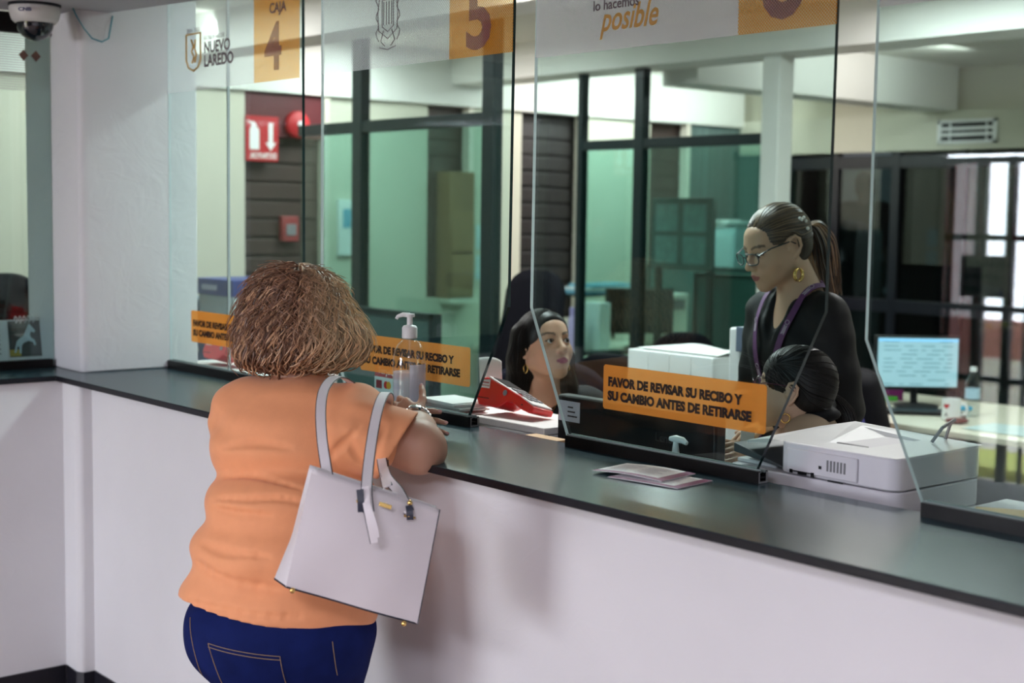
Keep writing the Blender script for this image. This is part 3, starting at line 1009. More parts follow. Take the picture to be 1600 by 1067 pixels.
def monitor(label, loc, rz, w, h, screen=None, back_logo=None, z0=.10):
    r = thing('computer_monitor', label, 'monitor', loc, rz)
    MB().bb((-w / 2, 0, z0), (w / 2, .035, z0 + h)).build('housing', M['black_plastic'], r, bev=.006)
    s = MB().bb((-w / 2 + .012, -.002, z0 + .018), (w / 2 - .012, 0, z0 + h - .012)).build('screen', screen or mat('dark_screen', (.01, .012, .014), .15), r)
    MB().tube([(0, .045, .008), (0, .06, z0 + h * .4)], .018, 10).build('stand_neck', M['black_plastic'], r, smooth=True)
    MB().lathe([(.11, 0), (.11, .008), (.03, .014)], 26).build('stand_base', M['black_plastic'], r, smooth=True)
    return r


monitor('dark monitor with its screen off on the rear cream desk', (-2.12, 5.0, .76), math.radians(60), .48, .31)
bl_ = thing('computer_tower', 'white computer tower on the rear desk right of the dark monitor', 'computer', (-2.2, 5.30, .76))
MB().bb((-.16, -.09, 0), (.16, .09, .37)).build('case', mat('ivory_plastic', (.70, .68, .60), .5), bl_, bev=.006)
MB().bb((.16, -.06, .26), (.164, .06, .33)).build('drive_front', M['grey_plastic'], bl_)
kb = MB().bb((-.22, -.07, 0), (.22, .07, .022)).build('keyboard', M['black_plastic'], bev=.004, loc=(-1.93, 4.52, .76))
kb.rotation_euler = (0, 0, math.radians(75))
tag(kb, 'black keyboard lying in front of the dark monitor', 'keyboard')
for i, (x, y, cl, lb) in enumerate(((-2.5, 4.72, 'white', 'white papers on the rear desk behind the lilac flask'), (-2.6, 4.35, 'white', 'white paper pile on the rear desk by the tall black chair'))):
    p = MB()
    for k in range(5):
        p.box((NR.uniform(-.01, .01), NR.uniform(-.01, .01), .004 + .008 * k), (.21, .29, .007), rz=NR.uniform(-.2, .2))
    o = p.build('paper_pile', M['paper'], loc=(x, y, .76))
    tag(o, lb, 'papers', kind='stuff')
for x, y, lb in ((-1.88, 5.12, 'yellow marker on the rear desk by the monitor foot'), (-1.88, 4.88, 'yellow marker on the rear desk nearer its front edge')):
    o = MB().tube([(-.06, 0, .012), (.04, 0, .012), (.06, 0, .012)], [.012, .012, .006], 10).build('marker_pen', mat('fluorescent_yellow', (.75, .75, .03), .5), smooth=True, loc=(x, y, .76))
    o.rotation_euler = (0, 0, .6)
    tag(o, lb, 'marker')
rk = thing('document_tray', 'raised document tray of blue and white folders above the rear desk', 'tray', (-2.72, 5.15, .76))
MB().bb((-.12, -.3, .33), (.14, .3, .345)).bb((-.11, -.29, 0), (-.09, -.27, .33)).bb((.11, -.29, 0), (.13, -.27, .33)).bb((-.11, .27, 0), (-.09, .29, .33)).bb((.11, .27, 0), (.13, .29, .33)).build('rack', M['dark_metal'], rk)
for k, (cl, nm) in enumerate((((.14, .36, .50), 'blue'), ((.70, .72, .72), 'white'), ((.17, .42, .55), 'pale blue'))):
    o = MB().box((0, 0, .0), (.24, .44, .022), rz=.06 * (k - 1)).build('folder', mat('folder_card_' + nm.replace(' ', '_'), cl, .6), loc=(-2.71, 5.12 + .04 * k, 1.117 + .023 * k))
    tag(o, '%s folder in the pile on the raised tray at the left wall' % nm, 'folder', 'folders on the raised tray')

# ---- row of archive boxes and the ticket printer on the low cabinet
for k in range(4):
    r = thing('archive_box', ('leftmost white archive box in the row behind the orange notice', 'second white archive box from the left in the row behind the orange notice', 'third white archive box from the left in the row behind the orange notice', 'rightmost white archive box in the row, next to the tall white dispenser')[k], 'archive box', (.83 + .112 * k, 2.16, .82), 0, 'white archive boxes')
    MB().bb((-.054, -.15, 0), (.054, .15, .318)).build('carton', mat('white_card', (.84, .84, .82), .6), r, bev=.003)
    MB().bb((-.03, -.152, .08), (.03, -.15, .2)).build('spine_label', mat('pale_label', (.75, .77, .78), .6), r)
o = MB().grid(lambda u, v_: (.80 + .42 * u, 2.04 + .25 * v_, 1.144 + .008 * math.sin(7 * u) * v_ + .012 * (u > .75) * math.sin(3 * v_)), 12, 5).build('paper_sheet', M['paper'], solid=.002)
tag(o, 'loose white sheet lying across the row of archive boxes', 'paper')
r = thing('ticket_dispenser', 'tall white dispenser with a dark display, between archive boxes and standing clerk', 'dispenser', (1.36, 2.08, .82))
MB().bb((-.055, -.08, 0), (.055, .10, .44)).build('case', M['white_plastic'], r, bev=.008)
MB().box((.05, -.088, .40), (.12, .016, .09)).build('display', mat('blue_grey_display', (.12, .15, .22), .3), r, bev=.003)

# ---- right desk
M['lit_screen'] = mat('lit_screen', (.34, .52, .60), .3, emit=.24, vary=.04, scale=3)
mn = monitor('lit monitor showing a table of records on the right desk', (.70, 4.10, .74), math.radians(50), .42, .27, M['lit_screen'], z0=.082)
M['screen_ink'] = mat('screen_grey_text', (.16, .28, .34), .4, emit=.25)
M['screen_bar'] = mat('screen_blue_bar', (.20, .45, .72), .4, emit=.5)
mb = MB()
for k in range(11):
    z = .322 - .021 * k
    x = -.17
    while x < .15:
        L = NR.uniform(.02, .09)
        if NR.rand() > .25:
            mb.bb((x, -.0032, z - .0025), (min(x + L, .17), -.0022, z + .0025))
        x += L + NR.uniform(.015, .05)
mb.build('screen_text', M['screen_ink'], mn)
MB().bb((-.197, -.0032, .324), (.197, -.0022, .336)).build('screen_bar', M['screen_bar'], mn)
mg = thing('coffee_mug', 'white mug with a red heart on the right desk', 'mug', (1.07, 3.83, .74), math.radians(18))
MB().lathe([(.034, 0), (.042, .006), (.042, .10), (.038, .10), (.038, .012), (.0, .012)], 26, cap=False).build('cup', M['white_plastic'], mg, smooth=True)
MB().tube([(.040, 0, .08), (.065, 0, .08), (.074, 0, .055), (.065, 0, .03), (.04, 0, .025)], .006, 8).build('handle', M['white_plastic'], mg, smooth=True)
hb = MB()
hp = []
for k in range(24):
    t = 2 * PI * k / 24
    hp.append((16 * math.sin(t) ** 3 / 16 * .014, (13 * math.cos(t) - 5 * math.cos(2 * t) - 2 * math.cos(3 * t) - math.cos(4 * t)) / 16 * .014))
hb.prism(hp, .003, 1, 0, Matrix.Rotation(math.radians(-15), 4, 'Z') @ Matrix.Translation((-.0, 0, .068)), -.0435)
hb.build('heart_print', M['red_matte'], mg)
text('letter_print', 'A', .03, Matrix.Rotation(math.radians(-15), 4, 'Z') @ frame((-.010, -.0428, .018), (1, 0, 0), (0, 0, 1)), M['ink'], mg)
M['clear'] = glass_mat('clear_plastic', (.955, .965, .97), .06, .03)
wb = bottle('water_bottle', 'clear plastic water bottle behind the heart mug', (1.06, 4.02, .74), [(.030, 0), (.034, .01), (.034, .12), (.031, .13), (.034, .14), (.034, .16), (.014, .205), (.014, .215)], M['clear'], [(.016, .213), (.016, .235), (.0, .236)], M['white_plastic'])
MB().lathe([(.0346, .085), (.0346, .135)], 22, cap=False).build('label', mat('bottle_label', (.45, .62, .75), .5), wb, smooth=True)
o = MB().grid(lambda u, v_: (.36 + .26 * u + .02 * v_, 3.56 + .34 * v_, .745 + .012 * math.sin(2.5 * u + v_)), 8, 6).build('paper_sheet', M['paper'], solid=.002)
tag(o, 'white papers lying in front of the lit monitor', 'paper')
o = MB().bb((-.2, -.065, 0), (.2, .065, .02)).build('keyboard', M['black_plastic'], bev=.004, loc=(.86, 3.88, .74))
o.rotation_euler = (0, 0, math.radians(40))
tag(o, 'black keyboard under the lit monitor', 'keyboard')
for x, y, rz, lb in ((.50, 4.02, .3, 'cyan highlighter left of the lit monitor foot'), (.92, 4.14, .5, 'cyan highlighter right of the lit monitor foot'), ):
    o = MB().tube([(-.06, 0, .013), (.045, 0, .013), (.06, 0, .013)], [.013, .013, .007], 10).build('highlighter', mat('cyan_plastic', (.02, .42, .70), .4), smooth=True, loc=(x, y, .74))
    o.rotation_euler = (0, 0, rz + .4)
    tag(o, lb, 'highlighter')
r = thing('pen_box', 'translucent purple pen box with green clips left of the lit monitor', 'pen box', (.44, 4.20, .74), .8)
MB().bb((-.09, -.04, 0), (.09, .04, .07)).build('box', mat('purple_translucent', (.22, .02, .14), .3), r, bev=.004)
MB().bb((-.04, -.055, 0), (.06, -.042, .022)).build('clip', mat('green_plastic', (.10, .55, .05), .4), r, bev=.004)
o = thing('computer_mouse', 'dark red mouse beside the heart mug', 'mouse', (1.16, 3.74, .741), .8)
MB().sphere((0, 0, .014), (.055, .035, .0135), 18).build('shell', mat('dark_red_shell', (.12, .03, .03), .3), o, smooth=True)
MB().tube([(.02, 0, .035), (.04, 0, .029)], .006, 8).build('wheel', M['steel'], o, smooth=True)
o = MB().grid(lambda u, v_: (1.26 + .38 * u, 3.62 + .26 * v_, .744 + .03 * u * u * v_), 8, 6).build('plastic_sleeve', mat('pale_sleeve', (.62, .74, .74), .3), solid=.002)
tag(o, 'pale document sleeve on the right desk near its right end', 'sleeve')

# ---- left corner desk
cr = thing('supply_carton', 'white carton with a blue lid band on the blue cabinet at left', 'carton', (-1.39, 1.47, 1.076))
MB().bb((-.17, -.10, 0), (.17, .22, .175)).build('carton', mat('printed_carton', (.62, .72, .72), .6, vary=.12, scale=6), cr, bev=.003)
MB().bb((-.176, -.106, .175), (.176, .226, .255)).build('lid', mat('blue_card', (.03, .06, .28), .5), cr, bev=.003)
MB().bb((-.13, -.1075, .20), (.02, -.106, .225)).build('lid_print', mat('pale_print', (.55, .6, .75), .5), cr)
o = MB().prism([(.05, .0), (.15, .0), (.15, .12), (.12, .10), (.09, .06)], .002, 1, 0, None, -.1025).build('green_print', mat('green_print', (.12, .45, .10), .5), cr)
bottle('drink_bottle', 'dark bottle with a black cap in front of the blue and white carton', (-1.62, 1.36, 1.076), [(.045, 0), (.048, .01), (.048, .12), (.03, .15)], mat('dark_blue_bottle', (.02, .04, .07), .3), [(.024, .15), (.024, .19), (.0, .192)], M['black_plastic'])
r = thing('handled_jug', 'blue jug with a pale loop handle beside the dark bottle', 'jug', (-1.70, 1.42, 1.076))
MB().lathe([(.045, 0), (.05, .10), (.045, .10), (.04, .012)], 20).build('body', mat('blue_plastic', (.03, .09, .30), .4), r, smooth=True)
MB().tube([(-.03, 0, .10), (-.035, 0, .15), (0, 0, .17), (.035, 0, .15), (.03, 0, .10)], .006, 8).build('handle', mat('pale_blue_plastic', (.5, .6, .7), .4), r, smooth=True)

# calendar behind the wing screen
ca = thing('desk_calendar', 'desk calendar with a pale rearing horse picture behind the left wing screen', 'calendar', (-.40, -.03, 1.08))
MB().prism([(-.06, 0), (.0, 0), (.0, .012), (-.012, .012), (-.03, .165), (-.035, .165), (-.05, .012), (-.06, .012)], .42, 1, 0, None, -.27).build('easel', M['paper'], ca)
def cal(u, v_):   # y across, up the sloped face
    return (.002 - .027 * v_, -.27 + .42 * u, .012 + .15 * v_)
pg = MB().grid(lambda u, v_: Vector(cal(u, v_)) + Vector((.001, 0, 0)), 2, 2).build('page', M['paper'], ca)
def calq(u0, u1, v0, v1, off):
    return [Vector(cal(a, b)) + Vector((off, 0, 0)) for a, b in ((u0, v0), (u1, v0), (u1, v1), (u0, v1))]
MB().add(calq(.70, .985, .12, .99, .003), [(0, 1, 2, 3)]).build('picture', mat('dark_picture', (.03, .045, .04), .4, vary=.4, scale=14), ca)
horse = [(.30, .10), (.36, .10), (.38, .30), (.44, .38), (.60, .44), (.74, .40), (.78, .30), (.84, .32), (.80, .46), (.70, .52), (.66, .60), (.70, .70), (.80, .66), (.84, .72), (.74, .84), (.66, .92), (.62, .86), (.54, .74), (.46, .58), (.34, .52), (.24, .44), (.18, .28), (.14, .12), (.20, .12), (.25, .30), (.30, .28)]
hm = MB()
hm.add([Vector(cal(.70 + .285 * a, .12 + .87 * b)) + Vector((.0045, 0, 0)) for a, b in horse], [tuple(range(len(horse)))])
hm.build('horse_print', mat('pale_blue_horse', (.45, .62, .66), .5, vary=.1, scale=30), ca)
MB().add(calq(.70, .80, .14, .30, .0040), [(0, 1, 2, 3)]).build('yellow_print', mat('yellow_print', (.45, .36, .05), .5), ca)
tx = MB()
for i in range(5):
    for j in range(6):
        tx.add(calq(.32 + .07 * i, .345 + .07 * i, .2 + .11 * j, .235 + .11 * j, .003), [(0, 1, 2, 3)])
tx.build('date_print', M['grey_plastic'], ca)
for k in range(5):
    MB().tube([(-.022 + .012 * math.cos(a), .055 + .016 * k, .166 + .012 * math.sin(a)) for a in [2 * PI * i / 10 for i in range(11)]], .0022, 6).build('ring', M['white_plastic'], ca, smooth=True)

# ================================================================== HALL CEILING
dm = thing('dome_camera', 'white dome security camera on the hall ceiling in the corner', 'security camera', (-.022, -.045, 2.34))
MB().lathe([(.086, 0), (.086, -.006), (.082, -.008)], 40).build('mount_ring', M['black_plastic'], dm, smooth=True)
MB().lathe([(.080, -.006), (.084, -.012), (.083, -.028), (.076, -.052), (.066, -.062), (.058, -.064)], 40).build('housing', mat('cream_plastic', (.66, .64, .62), .35), dm, smooth=True, auto=60)
MB().lathe([(.0615, -.062)] + [(.0605 * math.cos(a), -.064 - .058 * math.sin(a)) for a in [PI / 2 * k / 10 for k in range(11)]], 36, cap=False).build('dome', mat('smoked_dome', (.008, .010, .016), .08, coat=.5), dm, smooth=True)
dirc = Vector((.92, -.39, 0)).normalized()
side = Vector((.39, .92, 0)).normalized()
T = frame(dirc * .0845 + side * -.05 + Vector((0, 0, -.034)), side + dirc * .35, (0, 0, 1))
o = text('lettering', 'CNB', .016, T, mat('navy_print', (.03, .03, .10), .5), dm, bold=.0006, sx=1.35)
w = MB()
w.tube([(-.015, .085, 2.342), (-.018, .10, 2.315), (-.02, .128, 2.275), (-.018, .155, 2.245), (-.017, .19, 2.236), (-.0165, .215, 2.25), (-.017, .222, 2.285), (-.027, .235, 2.33)], .0024, 8)
o = w.build('ceiling_wire', mat('teal_cable', (.02, .25, .33), .45), smooth=True)
tag(o, 'teal wire looping out of the ceiling beside the plaster column', 'wire')
# ================================================================== ON AND BEHIND THE COUNTER
# pump bottle in front of the number 5 screen
sb = thing('sanitizer_bottle', 'clear pump bottle with white pump on the counter, before the number 5 screen', 'pump bottle', (1.545, .385, 1.081))
prof = [(.0, .002), (.044, .002), (.047, .008), (.047, .05), (.0462, .10), (.047, .15), (.0465, .175), (.042, .196), (.033, .212), (.022, .222), (.0165, .226), (.0165, .236)]
MB().lathe(prof, 36, cap=False).build('body', M['clear'], sb, smooth=True, auto=70)
gel = mat('clear_gel', (.60, .60, .66), .3)
M['gel'] = film_mat('milky_gel', (.80, .78, .86), .42)
MB().lathe([(.0, .004), (.0445, .006), (.0445, .135), (.0, .1355)], 30, cap=False).build('gel', M['gel'], sb, smooth=True)
lab = MB()
n = 14
for z0, z1, a0, a1 in ((.02, .158, math.radians(-35), math.radians(70)), ):
    lab.grid(lambda u, v_: (.0455 * math.cos(a0 + (a1 - a0) * u), .0455 * math.sin(a0 + (a1 - a0) * u), z0 + (z1 - z0) * v_), 14, 2)
lab.build('label', film_mat('white_label', (.80, .76, .88), .72), sb, smooth=True)
MB().lathe([(.019, .228), (.0215, .230), (.0215, .258), (.017, .264), (.009, .266)], 30).build('collar', M['white_plastic'], sb, smooth=True)
MB().tube([(0, 0, .262), (0, 0, .292)], .008, 14).build('pump_stem', M['white_plastic'], sb, smooth=True)
nd = Vector((-.75, -.66, 0)).normalized()
MB().lathe([(.013, .288), (.0145, .291), (.0135, .297), (.0, .298)], 20).tube([Vector((0, 0, .293)), nd * .02 + Vector((0, 0, .294)), nd * .034 + Vector((0, 0, .289)), nd * .038 + Vector((0, 0, .282))], [.007, .0065, .005, .0045], 10).build('pump_head', M['white_plastic'], sb, smooth=True)
MB().tube([(0, 0, .262), (.002, .0, .14), (-.008, .005, .01)], .0042, 10).build('dip_tube', M['clear'], sb, smooth=True)


def terminal(label, loc, rz):
    r = thing('card_terminal', label, 'card terminal', loc, rz, 'red card terminals')
    prof = [(0.0, .024), (.020, .002), (.095, 0), (.118, .008), (.138, .022), (.160, .022), (.195, .008), (.232, .0), (.252, .003), (.256, .018), (.19, .044), (.115, .066), (.034, .084), (.014, .080)]
    MB().prism(prof, .078, 1, 0, None, -.039).build('body', M['red'], r, bev=.004, seg=3)
    # top plate, slightly tilted
    a, b = Vector((.040, 0, .0845)), Vector((.248, 0, .0225))
    d = (b - a).normalized()
    T = frame((a + b) / 2 + Vector((0, 0, .0015)), d, (0, 1, 0))
    tp = MB().box((0, 0, 0), ((b - a).length, .076, .005), T=T).build('face_plate', M['paper'], r, bev=.002)
    MB().box((-.062, 0, .003), (.070, .060, .003), T=T).build('screen', M['black_plastic'], tp)
    k = MB()
    for i in range(4):
        for j in range(3):
            k.box((-.005 + .024 * i, -.02 + .02 * j, .004), (.016, .014, .004), T=T)
    k.build('keypad', M['grey_plastic'], tp, bev=.001)
    # printed label on the thick end
    T2 = frame((.0015, 0, .050), (0, -1, 0), (-.26, 0, 1))
    lb = MB().box((0, .006, .006), (.066, .034, .002), T=frame((-.0, 0, .050), (0, -1, 0), (.25, 0, 1)))
    lo = MB().add([(.055, -.0396, .052), (.018, -.0396, .052), (.012, -.0396, .074), (.052, -.0396, .078)], [(0, 1, 2, 3)]).build('label', M['paper'], r)
    lg = MB()
    for i, xx in enumerate((.021, .027, .034, .041, .047)):
        lg.bb((xx, -.0402, .057), (xx + .004, -.0397, .061))
    lg.bb((.019, -.0402, .066), (.048, -.0397, .070))
    lg.build('label_print', mat('label_red_print', (.55, .10, .10), .5), lo)
    T3 = frame((.125, -.040, .046), (1, 0, 0), (0, 0, 1))
    MB().lathe([(.0085, 0), (.0085, .0012), (0, .0012)], 18, 0, T3).build('round_badge', M['grey_plastic'], r)
    MB().bb((.005, -.0394, .022), (.06, -.0388, .0245)).bb((.20, -.0394, .018), (.206, -.0388, .022)).build('slot', M['black_plastic'], r)
    return r


M['white_card'] = mat('white_card_smooth', (.84, .84, .82), .6)
tA = terminal('red card terminal in the gap between the number 5 and slogan screens', (1.530, .665, 1.083), math.radians(2))
for _t in [tA]:
    _t.rotation_euler = (math.radians(-15), 0, math.radians(2))
    _t.location.z += .012
# white docket standing in its printer slot
MB().grid(lambda u, v_: (-.045 + .085 * u - .03 * v_, .01 + .015 * math.sin(2 * u), .06 + .082 * v_ + .008 * math.sin(PI * u)), 8, 6).build('docket', M['paper'], tA, smooth=True, solid=.0015)
tB = terminal('red card terminal behind the two-pane screen, left of the curly-haired customer', (-.130, .66, 1.089), math.radians(4))
tB.rotation_euler = (math.radians(-15), 0, math.radians(4))


def carton(label, a, b, top_line=True):
    cx, cy = (a[0] + b[0]) / 2, (a[1] + b[1]) / 2
    r = thing('white_carton', label, 'carton', (cx, cy, a[2]), 0)
    w, d, h = (b[0] - a[0]) / 2, (b[1] - a[1]) / 2, b[2] - a[2]
    MB().bb((-w, -d, 0), (w, d, h - .022)).build('carton', M['white_card'], r, bev=.003)
    MB().bb((-w - .004, -d - .004, h - .020), (w + .004, d + .004, h)).build('lid', M['white_card'], r, bev=.003)
    return r


carton('wide white carton under the red terminal in the gap between screens', (1.60, .58, .76), (1.897, .79, 1.083))
carton('narrow white carton left of the wide one, under the pile of forms', (1.24, .56, .76), (1.588, .88, 1.062))
carton('white carton under the red terminal at the two-pane screen', (-.02 - .20, .57, .76), (.45, .86, 1.077))
p = MB()
for k in range(13):
    p.box((NR.uniform(-.012, .012), NR.uniform(-.01, .01), .0018 + .0036 * k), (.17, .12, .003), mi=int(NR.rand() > .4), rz=NR.uniform(-.16, .16))
o = p.build('form_pile', [M['paper'], mat('brown_red_form', (.30, .12, .10), .7)], loc=(1.435, .63, 1.062))
tag(o, 'pile of white and reddish forms behind the foot of the number 5 screen', 'papers', kind='stuff')
tr = thing('black_tray', 'small black tray with tan paper in front of the wide white carton', 'tray', (1.955, .533, .76))
MB().bb((-.075, -.025, 0), (.075, .025, .305)).build('tray', M['black_plastic'], tr, bev=.003)
MB().bb((-.06, -.02, .305), (.07, .02, .311)).build('tan_paper', mat('tan_paper', (.72, .48, .24), .6), tr)
# payment sign standing behind screen 5
ps = thing('payment_sign', 'red and white card payment sign reading Tarjetas behind the number 5 screen', 'sign', (1.285, .500, 1.083))
MB().bb((-.075, 0, 0), (.075, .003, .125)).build('card', M['red_matte'], ps)
MB().bb((-.075, -.001, .035), (.075, 0, .082)).build('pale_band', mat('pale_mint_paper', (.72, .80, .78), .6), ps)
text('lettering', 'Tarjetas', .030, frame((-.058, -.0012, .092), (1, 0, 0), (0, 0, 1)), M['paper'], ps)
MB().bb((-.066, -.0016, .047), (-.036, -.001, .072)).build('bank_logo', mat('maroon_print', (.30, .015, .03), .5), ps)
for xx, cl, nm in ((-.014, (.72, .02, .02), 'red'), (.0, (.85, .42, .02), 'orange')):
    MB().lathe([(.0115, 0), (.0115, .0006), (0, .0006)], 20, 0, frame((xx, -.0012 - (.0004 if nm == 'orange' else 0), .060), (1, 0, 0), (0, 0, 1))).build('card_logo', mat(nm + '_logo_print', cl, .5), ps)
text('lettering', 'VISA', .020, frame((.024, -.0012, .053), (1, 0, 0), (0, 0, 1)), mat('blue_print', (.03, .16, .50), .5), ps, bold=.0005, shear=.2)
MB().bb((.045, -.0016, .008), (.062, -.001, .026)).build('white_mark', M['paper'], ps)
MB().bb((-.075, .003, -.021), (.075, .035, .0)).build('foot', M['black_plastic'], ps)

# monitor whose back faces the counter
bm_ = thing('computer_monitor', 'black monitor seen from behind under the orange notice of the slogan screen', 'monitor', (2.19, .64, .76))
MB().bb((-.285, -.02, .10), (.285, .02, .415)).build('housing', M['black_plastic'], bm_, bev=.006)
MB().bb((-.27, .02, .115), (.27, .022, .40)).build('screen', mat('screen_black', (.01, .01, .012), .1), bm_)
MB().bb((-.06, -.045, .08), (.06, -.02, .30)).build('stand_mount', M['black_plastic'], bm_, bev=.01)
MB().bb((-.11, -.05, 0), (.11, .10, .012)).bb((-.025, -.045, .01), (.025, -.02, .15)).build('stand', M['black_plastic'], bm_, bev=.003)
lb = MB().bb((-.278, -.0212, .345), (-.195, -.020, .400)).build('asset_label', mat('lilac_label', (.62, .62, .70), .6), bm_)
g = MB()
for k in range(3):
    g.bb((-.242, -.0218, .358 + .012 * k), (-.205 - .008 * k, -.0212, .362 + .012 * k))
g.build('label_print', M['ink'], lb)
text('logo', 'Lenovo', .03, frame((.085, -.0215, .335), (1, 0, 0), (0, 0, 1)), mat('dark_grey_print', (.035, .035, .04), .35), bm_, bold=.0004)

pb = thing('pump_bottle', 'small white pump bottle behind the slogan screen, before the black monitor', 'pump bottle', (2.425, .535, .76))
MB().lathe([(.036, 0), (.038, .01), (.038, .24), (.028, .275), (.015, .285)], 26).build('body', M['clear'], pb, smooth=True, auto=60)
MB().lathe([(.017, .284), (.023, .286), (.023, .322), (.017, .326), (.008, .328)], 26).build('collar', mat('frosted_white', (.70, .76, .76), .4), pb, smooth=True)
MB().tube([(0, 0, .326), (0, 0, .362)], [.010, .006], 12).tube([(-.018, 0, .365), (.0, 0, .367), (.022, 0, .366), (.036, .0, .360)], [.006, .009, .008, .005], 10).build('pump_head', mat('frosted_white_head', (.70, .76, .76), .4), pb, smooth=True)

# flyers on the counter
M['flyer'] = mat('flyer_paper', (.90, .88, .90), .5)
M['magenta'] = mat('magenta_print', (.24, .02, .13), .5)
M['flyer_ink'] = mat('flyer_grey_print', (.60, .58, .62), .6)
for (cx, cy, rz, z, lb) in ((2.60, .30, math.radians(-12), 1.0815, 'white flyer with a magenta edge on the counter, lower of two'), (2.535, .315, math.radians(-14 + 3), 1.0855, 'white flyer with a magenta edge on the counter, upper of two')):
    r = thing('flyer', lb, 'flyer', (cx, cy, z), rz + math.radians(20))
    cv = .004 if z > 1.083 else .001
    MB().grid(lambda u, v_: (-.095 + .19 * u, -.065 + .13 * v_, cv * math.sin(PI * u)), 8, 4).build('sheet', M['flyer'], r, solid=.0012)
    MB().grid(lambda u, v_: (-.095 + .19 * u, -.065 + .018 * v_, cv * math.sin(PI * u) + .0010), 8, 1).build('magenta_band', M['magenta'], r)
    MB().grid(lambda u, v_: (.072 + .023 * u, -.065 + .13 * v_, cv * math.sin(PI * (.167 + .023 * u + .7) / 1.0) * 0 + cv * math.sin(PI * (.88 + .12 * u)) + .0012), 3, 3).build('magenta_band', M['magenta'], r)
    t = MB()
    for i in range(6):
        for (u0, u1) in ((.08, .42), (.48, .80)):
            uu = u0 + (u1 - u0) * NR.uniform(.6, 1)
            v0 = .24 + .11 * i
            t.add([(-.095 + .19 * q, -.065 + .13 * w, cv * math.sin(PI * q) + .0013) for q, w in ((u0, v0), (uu, v0), (uu, v0 + .035), (u0, v0 + .035))], [(0, 1, 2, 3)])
    t.build('text_print', M['flyer_ink'], r)

# printer
M['printer'] = mat('pale_lilac_plastic', (.74, .73, .77), .38, vary=.02)
M['printer_top'] = mat('pale_printer_lid', (.80, .81, .82), .35, vary=.02)
pr = thing('printer', 'white multifunction printer behind the gap right of the slogan screen', 'printer', (2.80, .56, .76))
def rrect(x0, y0, x1, y1, r, n=5):
    out = []
    for cx, cy, a0 in ((x1 - r, y1 - r, 0), (x0 + r, y1 - r, 90), (x0 + r, y0 + r, 180), (x1 - r, y0 + r, 270)):
        for k in range(n + 1):
            a = math.radians(a0 + 90 * k / n)
            out.append((cx + r * math.cos(a), cy + r * math.sin(a)))
    return out
MB().prism(rrect(-.235, 0, .232, .33, .035), .055, 2, 0, None, 0).build('base', M['printer'], pr, bev=.003)
for z0, z1 in ((.058, .16), (.163, .265)):
    d = MB().prism(rrect(-.235, 0, .232, .33, .035), z1 - z0, 2, 0, None, z0).build('paper_drawer', M['printer'], pr, bev=.003)
    MB().bb((-.08, -.002, (z0 + z1) / 2 - .012), (.08, .004, (z0 + z1) / 2 + .012)).build('drawer_recess', M['black_plastic'], d)
low_ = MB().prism(rrect(-.238, 0, .232, .33, .035), .058, 2, 0, None, .268).build('lower_shell', M['printer'], pr, bev=.003)
MB().bb((-.17, -.0015, .272), (-.095, .003, .300)).bb((-.075, -.0015, .272), (.005, .003, .300)).build('grip_recess', M['black_plastic'], low_)
MB().bb((-.20, -.001, .306), (-.165, .002, .307)).bb((-.20, -.001, .316), (-.165, .002, .317)).build('panel_line', M['grey_plastic'], low_)
up = MB().prism(rrect(-.085, 0, .232, .33, .030), .070, 2, 0, None, .329).build('upper_shell', M['printer'], pr, bev=.004)
# output shelf at the left with the sloping dark flap
MB().prism([(-.238, .04), (-.12, .04), (-.12, .30), (-.238, .30)], .010, 2, 0, None, .326).build('output_shelf', M['printer_top'], pr, bev=.003)
MB().prism([(-.225, .354), (-.08, .334), (-.078, .338), (-.225, .376)], .16, 1, 0, None, .012).build('dark_flap', mat('dark_grey_flap', (.05, .055, .06), .4), pr, bev=.002)
# front access panel
fp = MB().bb((-.055, -.006, .335), (.135, .0, .388)).build('front_panel', M['printer'], pr, bev=.004)
MB().bb((.035, -.0075, .352), (.042, -.0055, .359)).build('lock_hole', M['black_plastic'], fp)
g = MB()
for k in range(6):
    g.bb((.056 + .009 * k, -.0072, .350), (.0605 + .009 * k, -.0055, .374))
g.build('vent_slots', M['grey_plastic'], fp)
g = MB()
g.bb((-.045, -.0072, .337), (.022, -.0055, .3395)).bb((-.045, -.0072, .333), (-.037, -.0055, .341)).bb((.014, -.0072, .330), (.022, -.0055, .341)).bb((-.022, -.0072, .332), (.002, -.0055, .338)).bb((.06, -.0072, .328), (.10, -.0055, .331))
g.build('latch_marks', M['black_plastic'], fp)
# lid with a sunken, sloping paper bed
ld = MB()
x0, x1, y0, y1 = -.20, .228, .006, .326
ld.add([(-.115, 0.004, .399), (.225, 0.004, .399), (.228, .326, .400), (-.115, .326, .412), (.01, .06, .402), (.11, .07, .4015), (.12, .25, .403), (-.06, .28, .413),
        (.02, .07, .3985), (.105, .08, .388), (.11, .24, .386), (-.05, .27, .411)],
       [(0, 1, 5, 4), (1, 2, 6, 5), (2, 3, 7, 6), (3, 0, 4, 7), (4, 5, 9, 8), (5, 6, 10, 9), (6, 7, 11, 10), (7, 4, 8, 11), (8, 9, 10, 11)])
ld.add([(-.20, .03, .382), (-.115, .004, .399), (-.115, .326, .412), (-.20, .30, .392)], [(0, 1, 2, 3)])
ld.add([(-.20, .03, .376), (-.115, .004, .390), (-.115, .004, .399), (-.20, .03, .382)], [(0, 1, 2, 3)])
lo = ld.build('scanner_lid', M['printer_top'], pr)
MB().bb((.075, .10, .387), (.100, .23, .3885)).build('paper_guide', mat('blue_grey_guide', (.12, .14, .20), .4), lo)
MB().bb((.02, .075, .3995), (.10, .082, .4015)).build('paper_guide', M['grey_plastic'], lo)
cbx = MB()
